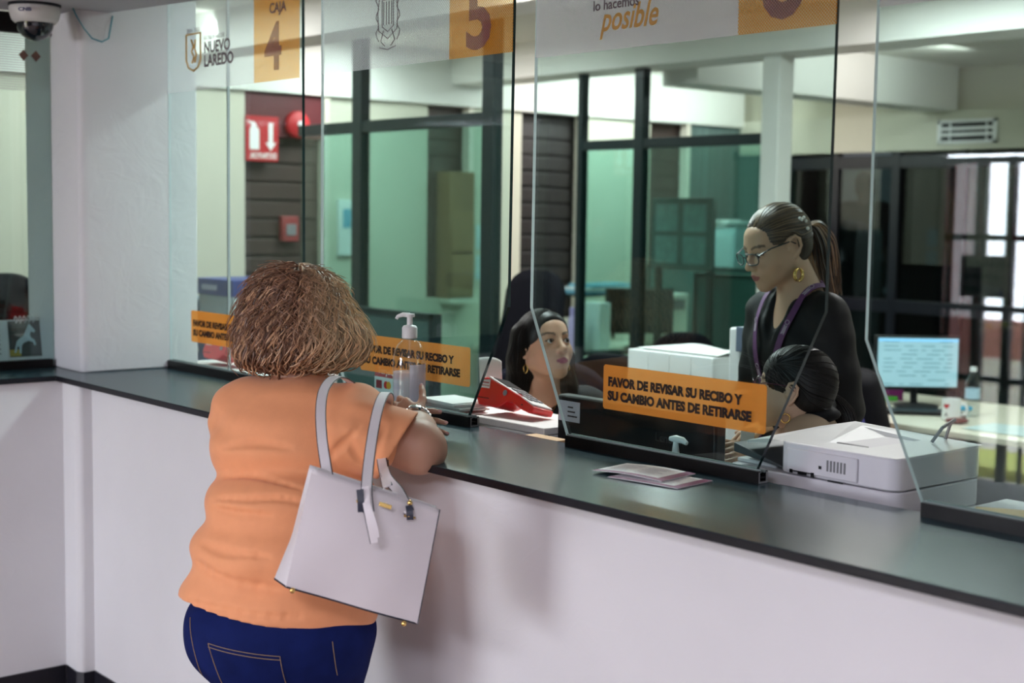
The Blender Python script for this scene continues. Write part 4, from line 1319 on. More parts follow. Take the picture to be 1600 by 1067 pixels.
cbx.tube([(2.955, .80, 1.165), (2.98, .80, 1.20), (2.985, .84, 1.215), (2.955, .87, 1.20), (2.95, .86, 1.165)], .004, 6)
o = cbx.build('cable_loop', mat('grey_cable', (.25, .26, .27), .5), smooth=True)
tag(o, 'grey cable loop on top of the printer', 'cable')

# brown envelopes and what carries them behind the last screen
carton('white carton under the brown envelopes behind the screen nearest the right edge', (3.085, .56, .76), (3.50, .90, 1.045))
for k in range(4):
    o = MB().box((0, 0, 0), (.16, .09, .004)).build('envelope', mat('manila', (.66, .46, .20), .7), loc=(3.20 + .012 * k, .66 + .008 * k, 1.048 + .005 * k))
    o.rotation_euler = (0, 0, math.radians(-8 + 13 * k))
    tag(o, ('lowest brown envelope', 'second lowest brown envelope', 'second highest brown envelope', 'topmost brown envelope')[k] + ' of the fanned pile behind the right-hand screen', 'envelope', 'brown envelopes in a fan')
ct_ = thing('computer_tower', 'black computer tower behind the screen at the right edge', 'computer', (3.42, 1.06, .76))
MB().bb((-.09, -.1, 0), (.09, .25, .33)).build('case', M['black_plastic'], ct_, bev=.006)
MB().bb((-.02, -.103, .20), (.03, -.1, .25)).build('socket_plate', mat('pale_socket', (.5, .55, .52), .5), ct_)
# ================================================================== PEOPLE: surfaces grown from blended volumes
def A(*p):
    return np.array(p, float)


def nrm(v):
    v = np.asarray(v, float)
    return v / np.linalg.norm(v)


class Sdf:
    """a list of blended volumes; each is (function, blend radius, sign)"""
    def __init__(s):
        s.p = []
        s.M = None           # optional local frame: columns = axes, origin, scale
        s.post = None

    def _w(s, v):
        v = np.asarray(v, float)
        if s.M is None:
            return v
        R, o, k = s.M
        return o + (R @ v) * k

    def _k(s):
        return 1.0 if s.M is None else s.M[2]

    def rc(s, a, b, r1, r2=None, k=.012, sg=1):
        a, b = s._w(a), s._w(b)
        q = s._k()
        r1 = r1 * q
        r2 = r1 if r2 is None else r2 * q
        ba = b - a
        L = max(ba.dot(ba), 1e-12)

        def f(P):
            pa = P - a
            h = np.clip(pa @ ba / L, 0, 1)
            return np.linalg.norm(pa - h[:, None] * ba, axis=1) - (r1 + (r2 - r1) * h)
        s.p.append((f, k * q, sg))
        return s

    def chain(s, pts, rs, k=.012, sg=1):
        for i in range(len(pts) - 1):
            s.rc(pts[i], pts[i + 1], rs[i], rs[i + 1], k, sg)
        return s

    def el(s, c, r, k=.012, sg=1, R=None):
        c = s._w(c)
        q = s._k()
        r = np.asarray(r, float) * q
        Rm = np.eye(3) if s.M is None else s.M[0]
        if R is not None:
            Rm = Rm @ R if s.M is not None else np.asarray(R)

        def f(P):
            p = (P - c) @ Rm
            k0 = np.linalg.norm(p / r, axis=1)
            k1 = np.linalg.norm(p / (r * r), axis=1)
            return k0 * (k0 - 1) / np.maximum(k1, 1e-9)
        s.p.append((f, k * q, sg))
        return s

    def plane(s, o, n, k=.003):
        """cut away everything on the side n points to"""
        o, n = s._w(o), nrm(n if s.M is None else s.M[0] @ np.asarray(n))
        s.p.append((lambda P: (P - o) @ n, k, 0))
        return s

    def ev(s, P, prims=None):
        d = np.full(len(P), 10.0)
        for f, k, sg in (s.p if prims is None else prims):
            e = f(P)
            if sg == 1:
                h = np.clip(.5 + .5 * (d - e) / k, 0, 1)
                d = d * (1 - h) + e * h - k * h * (1 - h)
            elif sg == -1:
                h = np.clip(.5 - .5 * (d + e) / k, 0, 1)
                d = d * (1 - h) - e * h + k * h * (1 - h)
            else:
                d = np.maximum(d, e)
        if s.post is not None:
            d = d + s.post(P, d)
        return d

    def mesh(s, lo, hi, res, n=20):
        lo, hi = np.asarray(lo, float), np.asarray(hi, float)
        dims = np.ceil((hi - lo) / res / n).astype(int)
        R = n * res * .87
        ids, pos, quads = [], [], []
        g = np.arange(n + 1)
        GI, GJ, GK = np.meshgrid(g, g, g, indexing='ij')
        off = np.stack([GI, GJ, GK], -1).reshape(-1, 3)
        big = 1 << 20

        def key(i, j, k):
            return (i * big + j) * big + k
        # coarse pass
        ctr = np.stack(np.meshgrid(*[np.arange(m) for m in dims], indexing='ij'), -1).reshape(-1, 3)
        cc = lo + (ctr + .5) * n * res
        dc = s.ev(cc)
        fs = [(f(cc), k, sg) for f, k, sg in s.p]
        for bi in np.nonzero(np.abs(dc) < R * 1.6 + .02)[0]:
            base = ctr[bi] * n
            adds = [v[bi] for v, k, sg in fs if sg == 1]
            mn = min(adds)
            pr = [(f, k, sg) for (f, k, sg), (v, _, _) in zip(s.p, fs)
                  if (sg == 1 and v[bi] < mn + 2.6 * R + k + .02) or (sg == -1 and v[bi] < 1.6 * R + k + .01) or sg == 0]
            P = lo + (off + base) * res
            v = s.ev(P, pr).reshape(n + 1, n + 1, n + 1)
            sgn = v < 0
            if sgn.all() or not sgn.any():
                continue
            c = np.zeros((n, n, n), int)
            acc = np.zeros((n, n, n, 3))
            cnt = np.zeros((n, n, n))
            for ax in range(3):
                o1, o2 = [a for a in range(3) if a != ax]
                sl0 = [slice(None)] * 3
                sl1 = [slice(None)] * 3
                sl0[ax] = slice(0, n)
                sl1[ax] = slice(1, n + 1)
                a, b = v[tuple(sl0)], v[tuple(sl1)]
                cr = (a < 0) != (b < 0)
                t = np.where(cr, a / np.where(cr, a - b, 1), 0)
                for u in (0, 1):
                    for w in (0, 1):
                        s2 = [slice(None)] * 3
                        s2[o1] = slice(u, u + n)
                        s2[o2] = slice(w, w + n)
                        cc_, tt = cr[tuple(s2)], t[tuple(s2)]
                        cnt += cc_
                        acc[..., ax] += np.where(cc_, tt, 0)
                        acc[..., o1] += np.where(cc_, u, 0)
                        acc[..., o2] += np.where(cc_, w, 0)
                # faces: edges whose start point lies in [0,n)
                s3 = [slice(0, n)] * 3
                e = cr[tuple(s3)]
                idx = np.argwhere(e) + base
                if len(idx):
                    flip = (a[tuple(s3)][e] < 0)
                    d1 = np.zeros(3, int)
                    d2 = np.zeros(3, int)
                    d1[o1] = 1
                    d2[o2] = 1
                    q = [idx - d1 - d2, idx - d2, idx, idx - d1]
                    qk = np.stack([key(*(x.T)) for x in q], 1)
                    if ax == 1:
                        flip = ~flip
                    qk[~flip] = qk[~flip][:, ::-1]
                    quads.append(qk)
            m = cnt > 0
            ii = np.argwhere(m)
            ids.append(key(*((ii + base).T)))
            pos.append(lo + (ii + base + acc[m] / cnt[m][:, None]) * res)
        ids = np.concatenate(ids)
        pos = np.concatenate(pos)
        o = np.argsort(ids)
        ids, pos = ids[o], pos[o]
        q = np.concatenate(quads)
        j = np.searchsorted(ids, q)
        j = np.minimum(j, len(ids) - 1)
        ok = (ids[j] == q).all(1)
        return pos, j[ok]

    def grad(s, P, e=1e-3):
        g = np.stack([s.ev(P + e * np.eye(3)[i]) - s.ev(P - e * np.eye(3)[i]) for i in range(3)], 1)
        return g / np.maximum(np.linalg.norm(g, axis=1), 1e-9)[:, None]

    def project(s, P, off=0.0, it=6):
        P = np.array(P, float)
        for _ in range(it):
            d = s.ev(P) - off
            P = P - s.grad(P) * d[:, None] * .9
        return P

    def trace(s, O, D, off=0.0):
        O = np.array(O, float)
        D = nrm(D)
        t = np.zeros(len(O))
        for _ in range(60):
            d = s.ev(O + t[:, None] * D) - off
            t += d * .8
        return O + t[:, None] * D


def sdf_obj(name, sd, lo, hi, res, m, parent=None, color=None, origin=None, smooth=1):
    v, f = sd.mesh(lo, hi, res)
    if origin is None and parent is not None:
        origin = np.array(parent.location)
    o3 = np.zeros(3) if origin is None else np.asarray(origin, float)
    me = bpy.data.meshes.new(name)
    me.from_pydata((v - o3).tolist(), [], f.tolist())
    me.materials.append(m)
    if color is not None:
        at = me.color_attributes.new('col', 'FLOAT_COLOR', 'POINT')
        c = np.ones((len(v), 4))
        c[:, :3] = color(v)
        at.data.foreach_set('color', c.ravel())
    me.shade_smooth()
    o = bpy.data.objects.new(name, me)
    COL.objects.link(o)
    if parent is not None:
        o.parent = parent
    else:
        o.location = o3
    if smooth:
        sm = o.modifiers.new('relax', 'SMOOTH')
        sm.factor = .5
        sm.iterations = smooth
    return o


def wmesh(mb, name, m, parent, **k):
    """a mesh drawn in world coordinates, hung under parent (unrotated)"""
    o3 = parent.location
    mb.v = [(x - o3.x, y - o3.y, z - o3.z) for x, y, z in mb.v]
    return mb.build(name, m, parent, **k)


def noise3(P, f, seed=0):
    """cheap smooth pseudo-noise from summed sines"""
    r = np.random.RandomState(seed)
    out = np.zeros(len(P))
    for i in range(6):
        w = r.normal(size=3)
        w = w / np.linalg.norm(w) * f * r.uniform(.6, 1.5)
        out += np.sin(P @ w + r.uniform(0, 6.28))
    return out / 6


def head_frame(o, fwd, up=(0, 0, 1), k=1.0):
    y = nrm(fwd)
    x = nrm(np.cross(y, up))
    z = np.cross(x, y)
    return (np.stack([x, y, z], 1), np.asarray(o, float), k)


def add_head(s, F, jaw=1.0, nose=1.0, neck_to=None, neck_r=.052, full=1.0):
    """head in its own frame: x to the person's right, y forward, z up; eyes at z = 0"""
    s.M = F
    s.el((0, -.018, .028), (.072, .090, .082), .01)
    s.el((0, .020, -.025), (.062 * full, .070, .080), .03)
    for g in (-1, 1):
        s.rc((g * .048 * full, -.002, -.050), (0, .062, -.094), .024, .018, .025)
        s.el((g * .036, .052, -.030), (.025 * full, .024, .027), .02)
    s.el((0, .066, -.098), (.020 * jaw, .019, .017), .015)
    s.rc((-.030, .076, .020), (.030, .076, .020), .011, .011, .018)
    s.el((0, .056, .045), (.052, .030, .038), .02)
    # eye hollows, then nose
    for g in (-1, 1):
        s.el((g * .032, .098, -.001), (.018, .015, .012), .014, -1)
    s.rc((0, .082, .010), (0, .103 * nose, -.028), .0075, .0105, .012)
    s.el((0, .105 * nose, -.034), (.0115, .0115, .0095), .008)
    for g in (-1, 1):
        s.el((g * .0125, .096, -.038), (.0075, .010, .0075), .006)
        s.el((g * .006, .100, -.0455), (.0035, .006, .003), .003, -1)
    # mouth: mound, lips, parting
    s.el((0, .074, -.064), (.030, .020, .022), .015)
    for a, b, r in (((-.020, .084, -.0655), (-.006, .0935, -.0605), .0045), ((-.006, .0935, -.0605), (.006, .0935, -.0605), .0048), ((.006, .0935, -.0605), (.020, .084, -.0655), .0045)):
        s.rc(a, b, r, r, .006)
    for a, b, r in (((-.018, .084, -.0685), (0, .0915, -.0735), .005), ((0, .0915, -.0735), (.018, .084, -.0685), .005)):
        s.rc(a, b, r, r, .006)
    s.rc((-.021, .089, -.0672), (.021, .089, -.0672), .0016, .0016, .003, -1)
    # lids over the eyeballs and the opening between them
    for g in (-1, 1):
        s.el((g * .0315, .0745, 0), (.0150, .0140, .0130), .005)
        s.el((g * .0315, .0910, -.0008), (.0138, .0125, .0072), .0012, -1)
    # ears
    for g in (-1, 1):
        s.el((g * .0745, -.014, -.002), (.0055, .016, .027), .006)
        s.chain([(g * .0755, .002, .010), (g * .0800, -.006, .026), (g * .0835, -.020, .030), (g * .0860, -.032, .018), (g * .0855, -.033, -.002), (g * .0810, -.024, -.020), (g * .0775, -.012, -.032)],
                [.0036, .0040, .0044, .0046, .0044, .0044, .0064], .0035)
        s.el((g * .0800, -.014, .002), (.0045, .009, .013), .003, -1)
        s.el((g * .0765, .001, -.006), (.0045, .0045, .0075), .004)
    if neck_to is not None:
        s.M = None
        R, o, k = F
        s.rc(o + R @ A(0, -.030, -.050) * k, neck_to, neck_r * 1.0, neck_r * 1.12, .025)
    s.M = None
    return s


def face_color(F, skin, lips, brow=(.03, .018, .012), blush=None, seed=1):
    R, o, k = F
    skin = A(*skin)

    def f(V):
        p = (V - o) @ R / k
        c = np.tile(skin, (len(V), 1)) * (1 + .05 * noise3(V, 60, seed)[:, None])
        # lips
        x, y, z = p.T
        lip = (np.abs(x) < .0205) & (y > .080) & (z > -.0785 + 20 * x ** 2) & (z < -.0585 - 12 * x ** 2)
        c[lip] = lips
        for g in (-1, 1):
            u = x * g
            arc = .0195 + .006 * np.sin(np.clip((u - .013) / .036, 0, 1) * PI * .75) * 1.2
            br = (u > .012) & (u < .051) & (y > .045) & (np.abs(z - arc) < .0040)
            c[br] = c[br] * .25 + A(*brow) * .75
            # lash line around the opening
            q = ((u - .0315) / .0150) ** 2 + ((z + .0005) / .0072) ** 2
            ring = (q < 1.15) & (q > .55) & (y > .06) & (z > -.001)
            c[ring] = c[ring] * .15
        return c
    return f


M['eye_white'] = mat('eye_white', (.60, .58, .56), .3, vary=.02)
M['iris'] = mat('dark_brown_iris', (.022, .012, .008), .4, spec=.2)


def eyes(F, parent, look=(0, 1, 0)):
    R, o, k = F
    lk = nrm(look)
    for g in (-1, 1):
        c = o + R @ (A(g * .0315, .0745, 0) * k)
        b = MB()
        b.sphere(tuple(c), .0122 * k, 18)
        e = wmesh(b, 'eye', M['eye_white'], parent, smooth=True, auto=180)
        d = R @ lk
        xa = nrm(np.cross(d, (0, 0, 1)))
        T = frame(c + d * .0098 * k, xa, np.cross(d, xa))
        i = MB().lathe([(.0068 * k, 0), (.0068 * k, .0012 * k), (.0040 * k, .0026 * k), (.0, .0032 * k)], 18, 0, T)
        o3 = parent.location
        i.v = [(x - o3.x, y - o3.y, z - o3.z) for x, y, z in i.v]
        i.build('iris', M['iris'], e, smooth=True)


def add_hand(s, w, d, n, side, k=1.0, curl=(.5, .5, .5, .5), thumb=.4, spread=.10, thumb_out=.6):
    """w wrist, d towards the fingers, n out of the back of the hand, side +1: thumb on the d x n side"""
    d = nrm(d)
    n = nrm(np.asarray(n, float) - d * np.dot(n, d))
    t = np.cross(d, n) * side
    w = np.asarray(w, float)
    for q in (-1, -.33, .33, 1):
        s.rc(w + d * .012 * k + t * q * .018 * k, w + d * .082 * k + t * q * .030 * k, .014 * k, .0115 * k, .012 * k)
    s.el(w + d * .035 * k + t * .022 * k - n * .010 * k, A(.018, .018, .018) * k, .012 * k)
    L = (.045, .050, .046, .036)
    tips = []
    for i, (q, l) in enumerate(zip((1, .33, -.33, -1), L)):
        a = w + d * .085 * k + t * q * .029 * k
        dd = nrm(d + t * spread * q)
        c = curl[i]
        r = .0088 * k
        ang = 0
        for j, (sl, rr) in enumerate(((l, .0084), (l * .62, .0078), (l * .52, .0070))):
            ang += c * (.75, 1.0, .8)[j]
            e = nrm(dd * math.cos(ang) - n * math.sin(ang))
            b = a + e * sl * k
            s.rc(a, b, r, rr * k, .004 * k)
            a, r = b, rr * k
        tips.append((a, e))
    a = w + d * .022 * k + t * .024 * k - n * .006 * k
    e1 = nrm(d * .72 + t * thumb_out - n * .30 * thumb)
    b = a + e1 * .045 * k
    s.rc(a, b, .0145 * k, .0108 * k, .010 * k)
    e2 = nrm(d * .95 + t * (thumb_out - thumb) - n * .25 * thumb)
    c = b + e2 * .032 * k
    s.rc(b, c, .0105 * k, .0094 * k, .005 * k)
    e3 = nrm(d * .95 + t * (thumb_out - 1.5 * thumb) - n * .3 * thumb)
    s.rc(c, c + e3 * .024 * k, .0092 * k, .0078 * k, .004 * k)
    tips.append((c + e3 * .024 * k, e3))
    return tips


def nails(tips, n, parent, k=1.0, color=(.75, .45, .40)):
    m = mat('nail', color, .25)
    for a, e in tips:
        nn = nrm(np.asarray(n) - e * np.dot(n, e))
        T = frame(a + nn * .0066 * k - e * .001 * k, np.cross(e, nn), e)
        b = MB().sphere((0, 0, 0), (.0046 * k, .0062 * k, .0014 * k), 10, 0, T)
        wmesh(b, 'nail', m, parent, smooth=True)


def skin_mat(name):
    m = mat(name, (1, 1, 1), .48, vary=.03, scale=60, attr='col', bump=.06, bscale=400, spec=.4)
    b = m.node_tree.nodes['Principled BSDF']
    b.inputs['Subsurface Weight'].default_value = .12
    b.inputs['Subsurface Radius'].default_value = (.012, .004, .002)
    b.inputs['Subsurface Scale'].default_value = .5
    return m


M['skin'] = skin_mat('skin')


def hair_mat(name, rough=.42, spec=.5):
    m = mat(name, (1, 1, 1), rough, vary=.22, scale=55, attr='col', spec=spec)
    return m


M['hair'] = hair_mat('hair_strands')
M['hair_gloss'] = hair_mat('glossy_hair', .42, .28)


def strand_tubes(paths, cols, r0, r1, n=5, taper=True):
    mb = MB()
    for p, c, ra in zip(paths, cols, r0 if hasattr(r0, '__len__') else [r0] * len(paths)):
        mb.col = tuple(c)
        L = len(p)
        rs = [ra * (1 - .15 * abs(2 * i / (L - 1) - 1)) * (1 - (i / (L - 1)) ** 3) + r1 * (i / (L - 1)) ** 3 for i in range(L)]
        mb.tube([tuple(x) for x in p], rs, n)
    return mb


def glasses(F, parent, m, w=.030, h=.022, y=.108, z=-.004, rim=.0014, lens=True, tilt=0.0, temple_z=.004):
    R, o, k = F
    W3 = lambda p: tuple(o + R @ (A(*p) * k))
    fr_ = MB()
    for g in (-1, 1):
        pts = []
        for i in range(25):
            a = 2 * PI * i / 24
            c, s_ = math.cos(a), math.sin(a)
            sx_ = abs(c) ** .75 * (1 if c > 0 else -1)
            sy_ = abs(s_) ** .75 * (1 if s_ > 0 else -1)
            pts.append(W3((g * .033 + w * .86 * sx_, y - .35 * max(0, abs(g * .033 + w * .86 * sx_) - .03), z + h * .9 * sy_)))
        fr_.tube(pts, rim, 6, cap=False)
        fr_.tube([W3((g * .060, y - .012, z + .010)), W3((g * .074, y - .05, z + .010 + temple_z)), W3((g * .079, -.004, z + .012 + temple_z)), W3((g * .077, -.022, z + temple_z))], rim * 1.1, 6)
    fr_.tube([W3((-.007, y - .001, z + .004)), W3((0, y + .002, z + .008)), W3((.007, y - .001, z + .004))], rim, 6)
    go = wmesh(fr_, 'glasses', m, parent, smooth=True)
    if lens:
        for g in (-1, 1):
            lb = MB()
            vs = []
            for i in range(24):
                a = 2 * PI * i / 24
                c, s_ = math.cos(a), math.sin(a)
                sx_ = abs(c) ** .75 * (1 if c > 0 else -1)
                sy_ = abs(s_) ** .75 * (1 if s_ > 0 else -1)
                vs.append(W3((g * .033 + w * .85 * sx_, y - .35 * max(0, abs(g * .033 + w * .85 * sx_) - .03), z + h * .88 * sy_)))
            lb.add(vs, [tuple(range(24))])
            o3 = parent.location
            lb.v = [(x - o3.x, y_ - o3.y, z_ - o3.z) for x, y_, z_ in lb.v]
            lb.build('lens', M['clear'], go)
    return go


def hoop(F, parent, pos, r, thick, m, tilt=(1, 0, 0)):
    R, o, k = F
    c = o + R @ (A(*pos) * k)
    ax = nrm(R @ A(*tilt))
    u = nrm(np.cross(ax, (0, 0, 1)))
    b = MB()
    pts = [tuple(c + A(0, 0, -r) + (u * math.cos(a) + A(0, 0, 1) * math.sin(a)) * r) for a in [PI * .5 + 2 * PI * i / 28 for i in range(28)]]
    b.tube(pts, [thick * (1 - .6 * math.cos(2 * PI * i / 27) ** 8) if thick > .0025 else thick for i in range(28)], 10)
    return wmesh(b, 'earring', m, parent, smooth=True)
# ------------------------------------------------------------------ shared helpers for the figures
RH = A(.645, .764, 0)
WH = A(-.764, .645, 0)
UP = A(0, 0, 1)


def crv(pts, n=6):
    """Catmull-Rom through the points"""
    P = [np.asarray(p, float) for p in pts]
    P = [2 * P[0] - P[1]] + P + [2 * P[-1] - P[-2]]
    out = []
    for i in range(1, len(P) - 2):
        for k in range(n):
            t = k / n
            a, b, c, d = P[i - 1], P[i], P[i + 1], P[i + 2]
            out.append(.5 * (2 * b + (c - a) * t + (2 * a - 5 * b + 4 * c - d) * t * t + (3 * b - a - 3 * c + d) * t ** 3))
    out.append(P[-2])
    return out


def ribbon(pts, nrm_, w, th, mb=None):
    mb = mb or MB()
    ns = nrm_ if isinstance(nrm_, list) else [nrm_] * len(pts)
    vs, fs = [], []
    for i, p in enumerate(pts):
        t = nrm(pts[min(i + 1, len(pts) - 1)] - pts[max(0, i - 1)])
        s_ = nrm(np.cross(t, ns[i]))
        n_ = np.cross(s_, t)
        for a, b in ((-1, -1), (1, -1), (1, 1), (-1, 1)):
            vs.append(tuple(p + s_ * a * w / 2 + n_ * b * th / 2))
    for i in range(len(pts) - 1):
        for k in range(4):
            fs.append((i * 4 + k, i * 4 + (k + 1) % 4, i * 4 + 4 + (k + 1) % 4, i * 4 + 4 + k))
    fs += [(0, 1, 2, 3), tuple(4 * (len(pts) - 1) + k for k in (3, 2, 1, 0))]
    mb.add(vs, fs)
    return mb


def rib_edges(pts, nrm_, w):
    L, R_ = [], []
    ns = nrm_ if isinstance(nrm_, list) else [nrm_] * len(pts)
    for i, p in enumerate(pts):
        t = nrm(pts[min(i + 1, len(pts) - 1)] - pts[max(0, i - 1)])
        s_ = nrm(np.cross(t, ns[i]))
        L.append(tuple(p - s_ * w / 2))
        R_.append(tuple(p + s_ * w / 2))
    return L, R_


def flow(sd, starts, field, n, step, off=.0):
    """follow a direction field over the surface of a volume"""
    P = sd.project(np.array(starts), off)
    paths = [P]
    for _ in range(n):
        g = sd.grad(P)
        d = field(P)
        d = d - g * (d * g).sum(1)[:, None]
        d = d / np.maximum(np.linalg.norm(d, axis=1), 1e-6)[:, None]
        P = sd.project(P + d * step, off, 2)
        paths.append(P)
    return np.stack(paths, 1)


def standing_legs(s, hl, hr, kl, kr, al, ar, r=(.10, .062, .042), k=.03):
    for h, kn, an in ((hl, kl, al), (hr, kr, ar)):
        s.rc(h, kn, r[0], r[1], k)
        s.rc(kn, an, r[1], r[2], k)
    return s


def shoes(parent, al, ar, fwd, m):
    f = nrm(A(fwd[0], fwd[1], 0))
    for a in (al, ar):
        t = Sdf()
        t.rc(a - f * .03 + A(0, 0, -.015), a + f * .13 + A(0, 0, -.03), .034, .032, .02)
        t.plane(A(0, 0, Z0 + .001), A(0, 0, -1))
        c = a + f * .05
        sdf_obj('shoe', t, c - .18, c + .18, .008, m, parent)


# ================================================================== the customer at the counter
cust_base = A(1.85, -.30, Z0)
b = Sdf()
FC = head_frame(A(1.809, -0.147, 1.378), (-.66, .74, -.14), k=.98)
BT = np.stack([RH, WH, UP], 1)
add_head(b, FC, neck_to=A(1.834, -0.137, 1.235), neck_r=.056, full=1.1)
# trunk under the clothes
b.el(A(1.879, -0.176, 1.129), (.165, .115, .12), .04, 1, BT)
b.el(A(1.905, -0.209, 0.999), (.15, .120, .12), .03, 1, BT)
b.el(A(1.922, -0.240, 0.853), (.17, .13, .13), .03, 1, BT)
b.el(A(1.942, -0.266, 0.725), (.175, .135, .14), .03, 1, BT)
b.rc(A(1.753, -0.241, 1.181), A(1.970, -0.095, 1.164), .060, .048, .04)
# right arm: upper arm, elbow on the counter edge, foreshortened forearm
SR, ER, WR = A(2.027, -0.091, 1.149), A(2.109, 0.001, 1.115), A(1.933, 0.124, 1.147)
b.rc(SR, ER, .058, .060, .02)
b.el(A(2.119, 0.027, 1.102), (.032, .032, .032), .03)
b.rc(ER, ER * .45 + WR * .55, .058, .046, .025)
b.rc(ER * .45 + WR * .55, WR, .046, .029, .02)
# left arm, forearm lying on the counter
SL, EL_, WL = A(1.745, -0.251, 1.173), A(1.60, .03, 1.14), A(1.782, 0.116, 1.143)
b.rc(SL, EL_, .062, .052, .03)
b.rc(EL_, WL, .050, .029, .025)
# clasped hands
tr_ = add_hand(b, WR, A(1.826, 0.125, 1.174) - WR, -WH + UP * .5, 1, .95, (.45, .5, .5, .5), .25, .06, .95)
tl_ = add_hand(b, WL, RH * 1.0 - WH * .05 - UP * .12, UP * .6 - WH * .8, 1, .95, (.12, .16, .14, .10), .3, .16, .5)
HLc, HRc = A(1.914, -0.310, 0.643), A(2.008, -0.199, 0.645)
KL, KR = A(HLc[0] - .02, HLc[1] + .02, .38), A(HRc[0] - .02, HRc[1] + .02, .38)
AL, AR = A(HLc[0], HLc[1], .05), A(HRc[0], HRc[1], .05)
standing_legs(b, HLc, HRc, KL, KR, AL, AR, (.095, .058, .04))
customer = sdf_obj('person', b, cust_base + A(-.55, -.5, -.02), cust_base + A(.55, .75, 1.62), .0042, M['skin'],
                   color=face_color(FC, (.56, .315, .215), (.45, .12, .11)), origin=cust_base, smooth=2)
tag(customer, 'customer with curly brown hair in an orange shirt and jeans, leaning on the counter', 'person', 'people')
eyes(FC, customer, (0, 1, -.1))
glasses(FC, customer, M['black_plastic'], .030, .021, rim=.0019)
hoop(FC, customer, (.083, -.006, -.060), .014, .0016, M['gold'])
nails(tl_[:4], UP * .5 - WH * .9, customer, .95, (.72, .42, .38))
nails(tr_, UP * .5 - WH * .9, customer, .95, (.72, .42, .38))

# orange shirt
M['shirt'] = mat('orange_jersey', (.84, .345, .155), .75, vary=.04, scale=30, bump=.12, bscale=500, sheen=.15)
s = Sdf()
s.el(A(1.938, -0.268, 0.747), (.229, .185, .165), .02, 1, BT)
s.el(A(1.931, -0.244, 0.874), (.219, .190, .115), .035, 1, BT)
s.el(A(1.915, -0.217, 0.978), (.204, .174, .105), .030, 1, BT)
s.el(A(1.886, -0.187, 1.100), (.207, .142, .125), .022, 1, BT)
s.el(A(1.867, -0.169, 1.170), (.180, .110, .085), .05, 1, BT)
s.rc(A(1.755, -0.239, 1.178), A(1.999, -0.090, 1.179), .076, .072, .05)
s.rc(A(1.834, -0.137, 1.235), A(1.853, -0.153, 1.185), .064, .10, .04)
s.rc(A(1.742, -0.256, 1.165), SL * .35 + EL_ * .65, .074, .070, .035)
c_ = Sdf()
armd = nrm(ER - SR)
SLV = A(2.053, -0.094, 1.138)
s.rc(A(1.990, -0.101, 1.174), SLV, .074, .078, .035)
_sl = Sdf()
cuff_o = A(2.109, -0.061, 1.118)
cuff_n = nrm(RH * .86 - UP * .50 - WH * .05)
_sl.rc(SLV - armd * .04, SLV + armd * .22, .086, .090, .02)
_sl.plane(cuff_o, cuff_n, .004)
_in = Sdf()
_in.rc(SLV, SLV + armd * .25, .076, .078, .004)
_sl.p.append((lambda P: np.maximum(_in.ev(P), -((P - cuff_o) @ cuff_n) - .010), .003, -1))
s.p.append((lambda P: _sl.ev(P), .012, 1))


def shirt_post(P, d):
    q = P - cust_base
    u, v = q @ RH, q[:, 2]
    n1 = noise3(P, 11, 3)
    n2 = noise3(P, 22, 5)
    w = np.sin(64 * v + 16 * u + 7 * n1) * (.0012 + .0075 * np.clip(n2, 0, 1))
    w2 = np.sin(40 * v - 34 * u + 4 * n2) * .0030 * np.clip(n1 * 2, 0, 1)
    near = np.linalg.norm(P - cuff_o, axis=1) < .17
    m = np.where(near, np.clip(((cuff_o - P) @ cuff_n) / .07 - .15, 0, 1), 1.0)
    return (w + w2 + .005 * n2) * m


for cr_, cw in (([A(1.901, -0.430, 1.018), A(1.994, -0.395, 1.031), A(2.066, -0.340, 1.042), A(2.131, -0.282, 1.020)], .005), ([A(1.895, -0.440, 0.992), A(1.970, -0.414, 0.989), A(2.043, -0.359, 0.986)], .004),
                ([A(1.886, -0.461, 0.920), A(1.977, -0.434, 0.904), A(2.067, -0.373, 0.901)], .005), ([A(1.884, -0.471, 0.865), A(1.991, -0.425, 0.843), A(2.101, -0.345, 0.825)], .004),
                ([A(2.106, -0.165, 1.174), A(2.094, -0.217, 1.124), A(2.082, -0.268, 1.084)], .004), ([A(2.097, -0.180, 1.143), A(2.113, -0.169, 1.086), A(2.138, -0.143, 1.065)], .004),
                ([A(2.142, -0.121, 1.187), A(2.138, -0.134, 1.129), A(2.127, -0.153, 1.079)], .003), ([A(1.861, -0.386, 1.116), A(1.951, -0.354, 1.139), A(2.025, -0.299, 1.130)], .0035),
                ([A(1.895, -0.470, 0.779), A(2.032, -0.417, 0.774), A(2.140, -0.336, 0.774)], .0035), ([A(1.870, -0.383, 1.058), A(1.965, -0.346, 1.074), A(2.066, -0.291, 1.065)], .0035)):
    q_ = s.project(np.array(crv(cr_, 4)), .0015)
    s.chain(list(q_), list(cw * np.sin(np.linspace(.25, PI - .25, len(q_)))), .014, -1)
s.post = shirt_post
s2 = s
# hem and cuff
hm = nrm(np.cross(A(2.089, -0.097, 0.690) - A(1.788, -0.444, 0.760), WH + A(0, 0, .02)))
hm = hm if hm[2] < 0 else -hm
s.plane(A(2.098, -0.359, 0.742) + A(0, 0, 0), hm)
shirt = sdf_obj('shirt', s, cust_base + A(-.52, -.45, .6), cust_base + A(.5, .5, 1.45), .0042, M['shirt'], customer, smooth=1)

